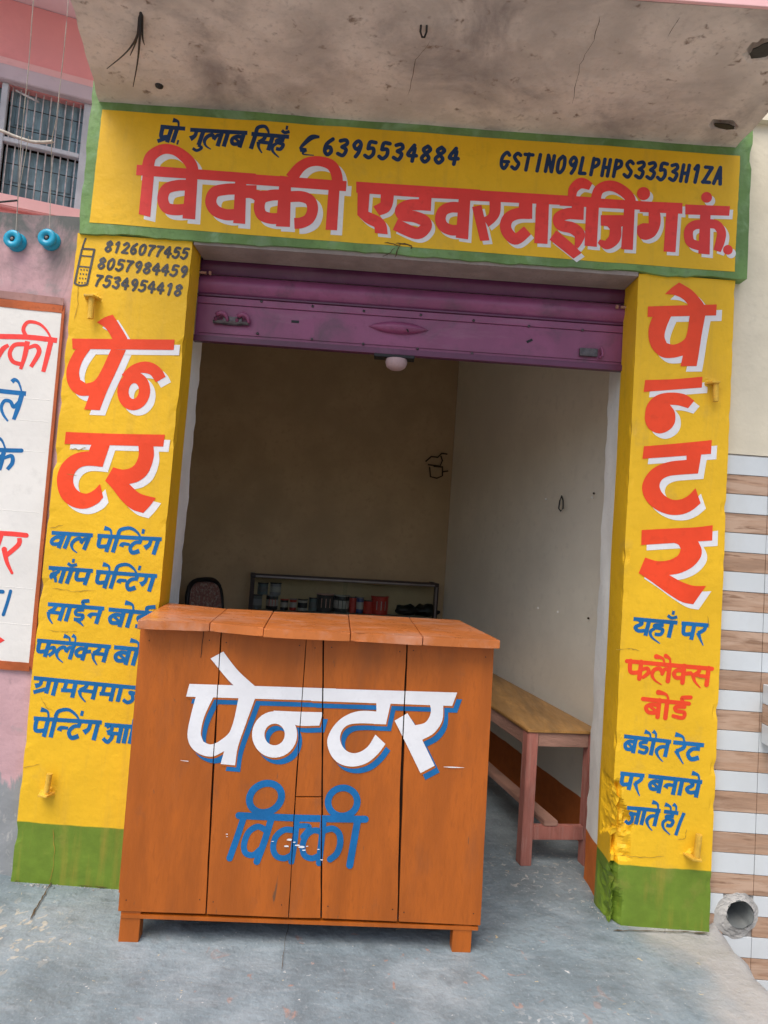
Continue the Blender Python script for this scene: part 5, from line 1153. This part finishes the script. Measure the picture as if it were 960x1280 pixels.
for k in range(30):
    z1 = 1.822 - k * TP; white = k % 2 == 0
    for ci, (xa, xb) in enumerate(cols_):
        spans = [(xa, xb)]
        if ci == 0 and abs(z1 - TP / 2 - drain.z) < .092: # cut round the drain pipe
            spans = []
            dz = max(0, abs(z1 - TP / 2 - drain.z) - TP / 2); hw_ = .005 + math.sqrt(max(0, .0545 ** 2 - dz ** 2))
            if drain.x - hw_ - xa > .01: spans.append((xa, drain.x - hw_))
            if xb - drain.x - hw_ > .004: spans.append((drain.x + hw_, xb))
        for a, b in spans:
            me0 = tilemesh(b - a, TP - .0022).copy() if False else tilemesh(b - a, TP - .0022)
            key = (round(b - a, 3), white)
            if key not in tmesh: m2 = me0.copy(); m2.materials.append(m_tilew if white else m_tileb); tmesh[key] = m2
            o = bpy.data.objects.new('tile', tmesh[key]); C.objects.link(o); o.parent = tw
            o.location = Vector(((a + b) / 2, YT + random.uniform(-.0006, .0006), z1 - TP + .0011)) - base_w
# drain pipe with its rough cement collar
bm = nb(); c = Vector((drain.x, YT, drain.z)); seg = 40
def ringp(r, y, k, rag=0): 
    t = 2 * math.pi * k / seg; rr = r; yy = y + rag * (.5 + .9 * fbm((math.cos(t) * 2, math.sin(t) * 2, 1))) + (rag * .8 if math.sin(t) > .3 and math.cos(t) > .2 else 0); return c + Vector((rr * math.cos(t), yy, rr * math.sin(t)))
rings = [[bm.verts.new(ringp(r, y, k, rg)) for k in range(seg)] for r, y, rg in ((.0535, .1, 0), (.0535, -.024, .012), (.049, -.024, .012), (.048, .55, 0))]
for i in range(3):
    for k in range(seg): bm.faces.new([rings[i][k], rings[i][(k + 1) % seg], rings[i + 1][(k + 1) % seg], rings[i + 1][k]])
bm.faces.new(rings[3])
pipe = obj('drain_pipe', bm, mat('grey plastic pipe', (.13, .14, .135, 1), .5, .2, 12, .2, 50), tw, smooth=True)
bm = nb()
def col_(u, v):
    t = 2 * math.pi * u; r = .052 + (.027 + .028 * max(0, -(math.cos(t) + math.sin(t)) / 1.41)) * v + .010 * fbm((math.cos(t) * 3, math.sin(t) * 3, v * 2)) * v
    y = -.019 + .016 * v ** .7 + .004 * fbm((math.cos(t) * 6, math.sin(t) * 6, v * 6)); y = min(y, -.006) if v < 1 else .004
    return c + Vector((r * math.cos(t), y, r * math.sin(t)))
grid(bm, col_, 60, 8); bmesh.ops.remove_doubles(bm, verts=bm.verts, dist=.0004); obj('cement_collar', bm, m_cement, tw)
# small tiled ledge jutting out at the frame's right edge
lx = onY(953.5, 880, 2.69).x; lz1, lz0 = onY(953, 859, 2.62).z, onY(953, 935, 2.62).z
led = thing('tiled_ledge', 'small ledge faced with the same striped tiles jutting from the next door wall', 'ledge', (lx + .3, 2.65, lz0))
hh = (lz1 - lz0) / 3
for k in range(3):
    bm = nb(); box(bm, (lx, 2.60, lz0 + hh * k + .001), (lx + .6, YT - .012, lz0 + hh * (k + 1) - .001), .002); obj('tile', bm, m_tileb if k == 1 else m_tilew, led)

# ================================================================== CRUMBS OF PLASTER AND DIRT ALONG THE FOOT OF THE FRONT
bm = nb()
def crumb(x, y, r):
    z = apron_z(x, y); g = [Vector((random.gauss(0, 1), random.gauss(0, 1), random.gauss(0, .7))).normalized() * r * random.uniform(.6, 1.2) for _ in range(7)]
    v = [bm.verts.new(Vector((x, y, z + r * .5)) + p) for p in g]
    bmesh.ops.convex_hull(bm, input=v)
for k in range(70):
    t = random.random()
    if t < .4: x = random.uniform(-1.29, -.95); y = D - abs(random.gauss(0, .012)) - .004
    elif t < .75: x = random.uniform(.93, 1.36); y = D - abs(random.gauss(0, .015)) - .004
    else: x = random.gauss(.945, .02); y = random.uniform(2.66, 2.84)
    crumb(x, y, random.uniform(.0015, .0055))
for k in range(14): crumb(-1.175 + random.gauss(0, .018), D - .012 - abs(random.gauss(0, .01)), random.uniform(.003, .007))
for k in range(50): crumb(random.uniform(-1.3, 1.3), random.uniform(1.9, 2.6), random.uniform(.0008, .0022))
tag(_obj('plaster_crumbs', bm, m_cement), 'crumbs of plaster and dirt along the foot of the pillars', 'crumbs', kind='stuff')
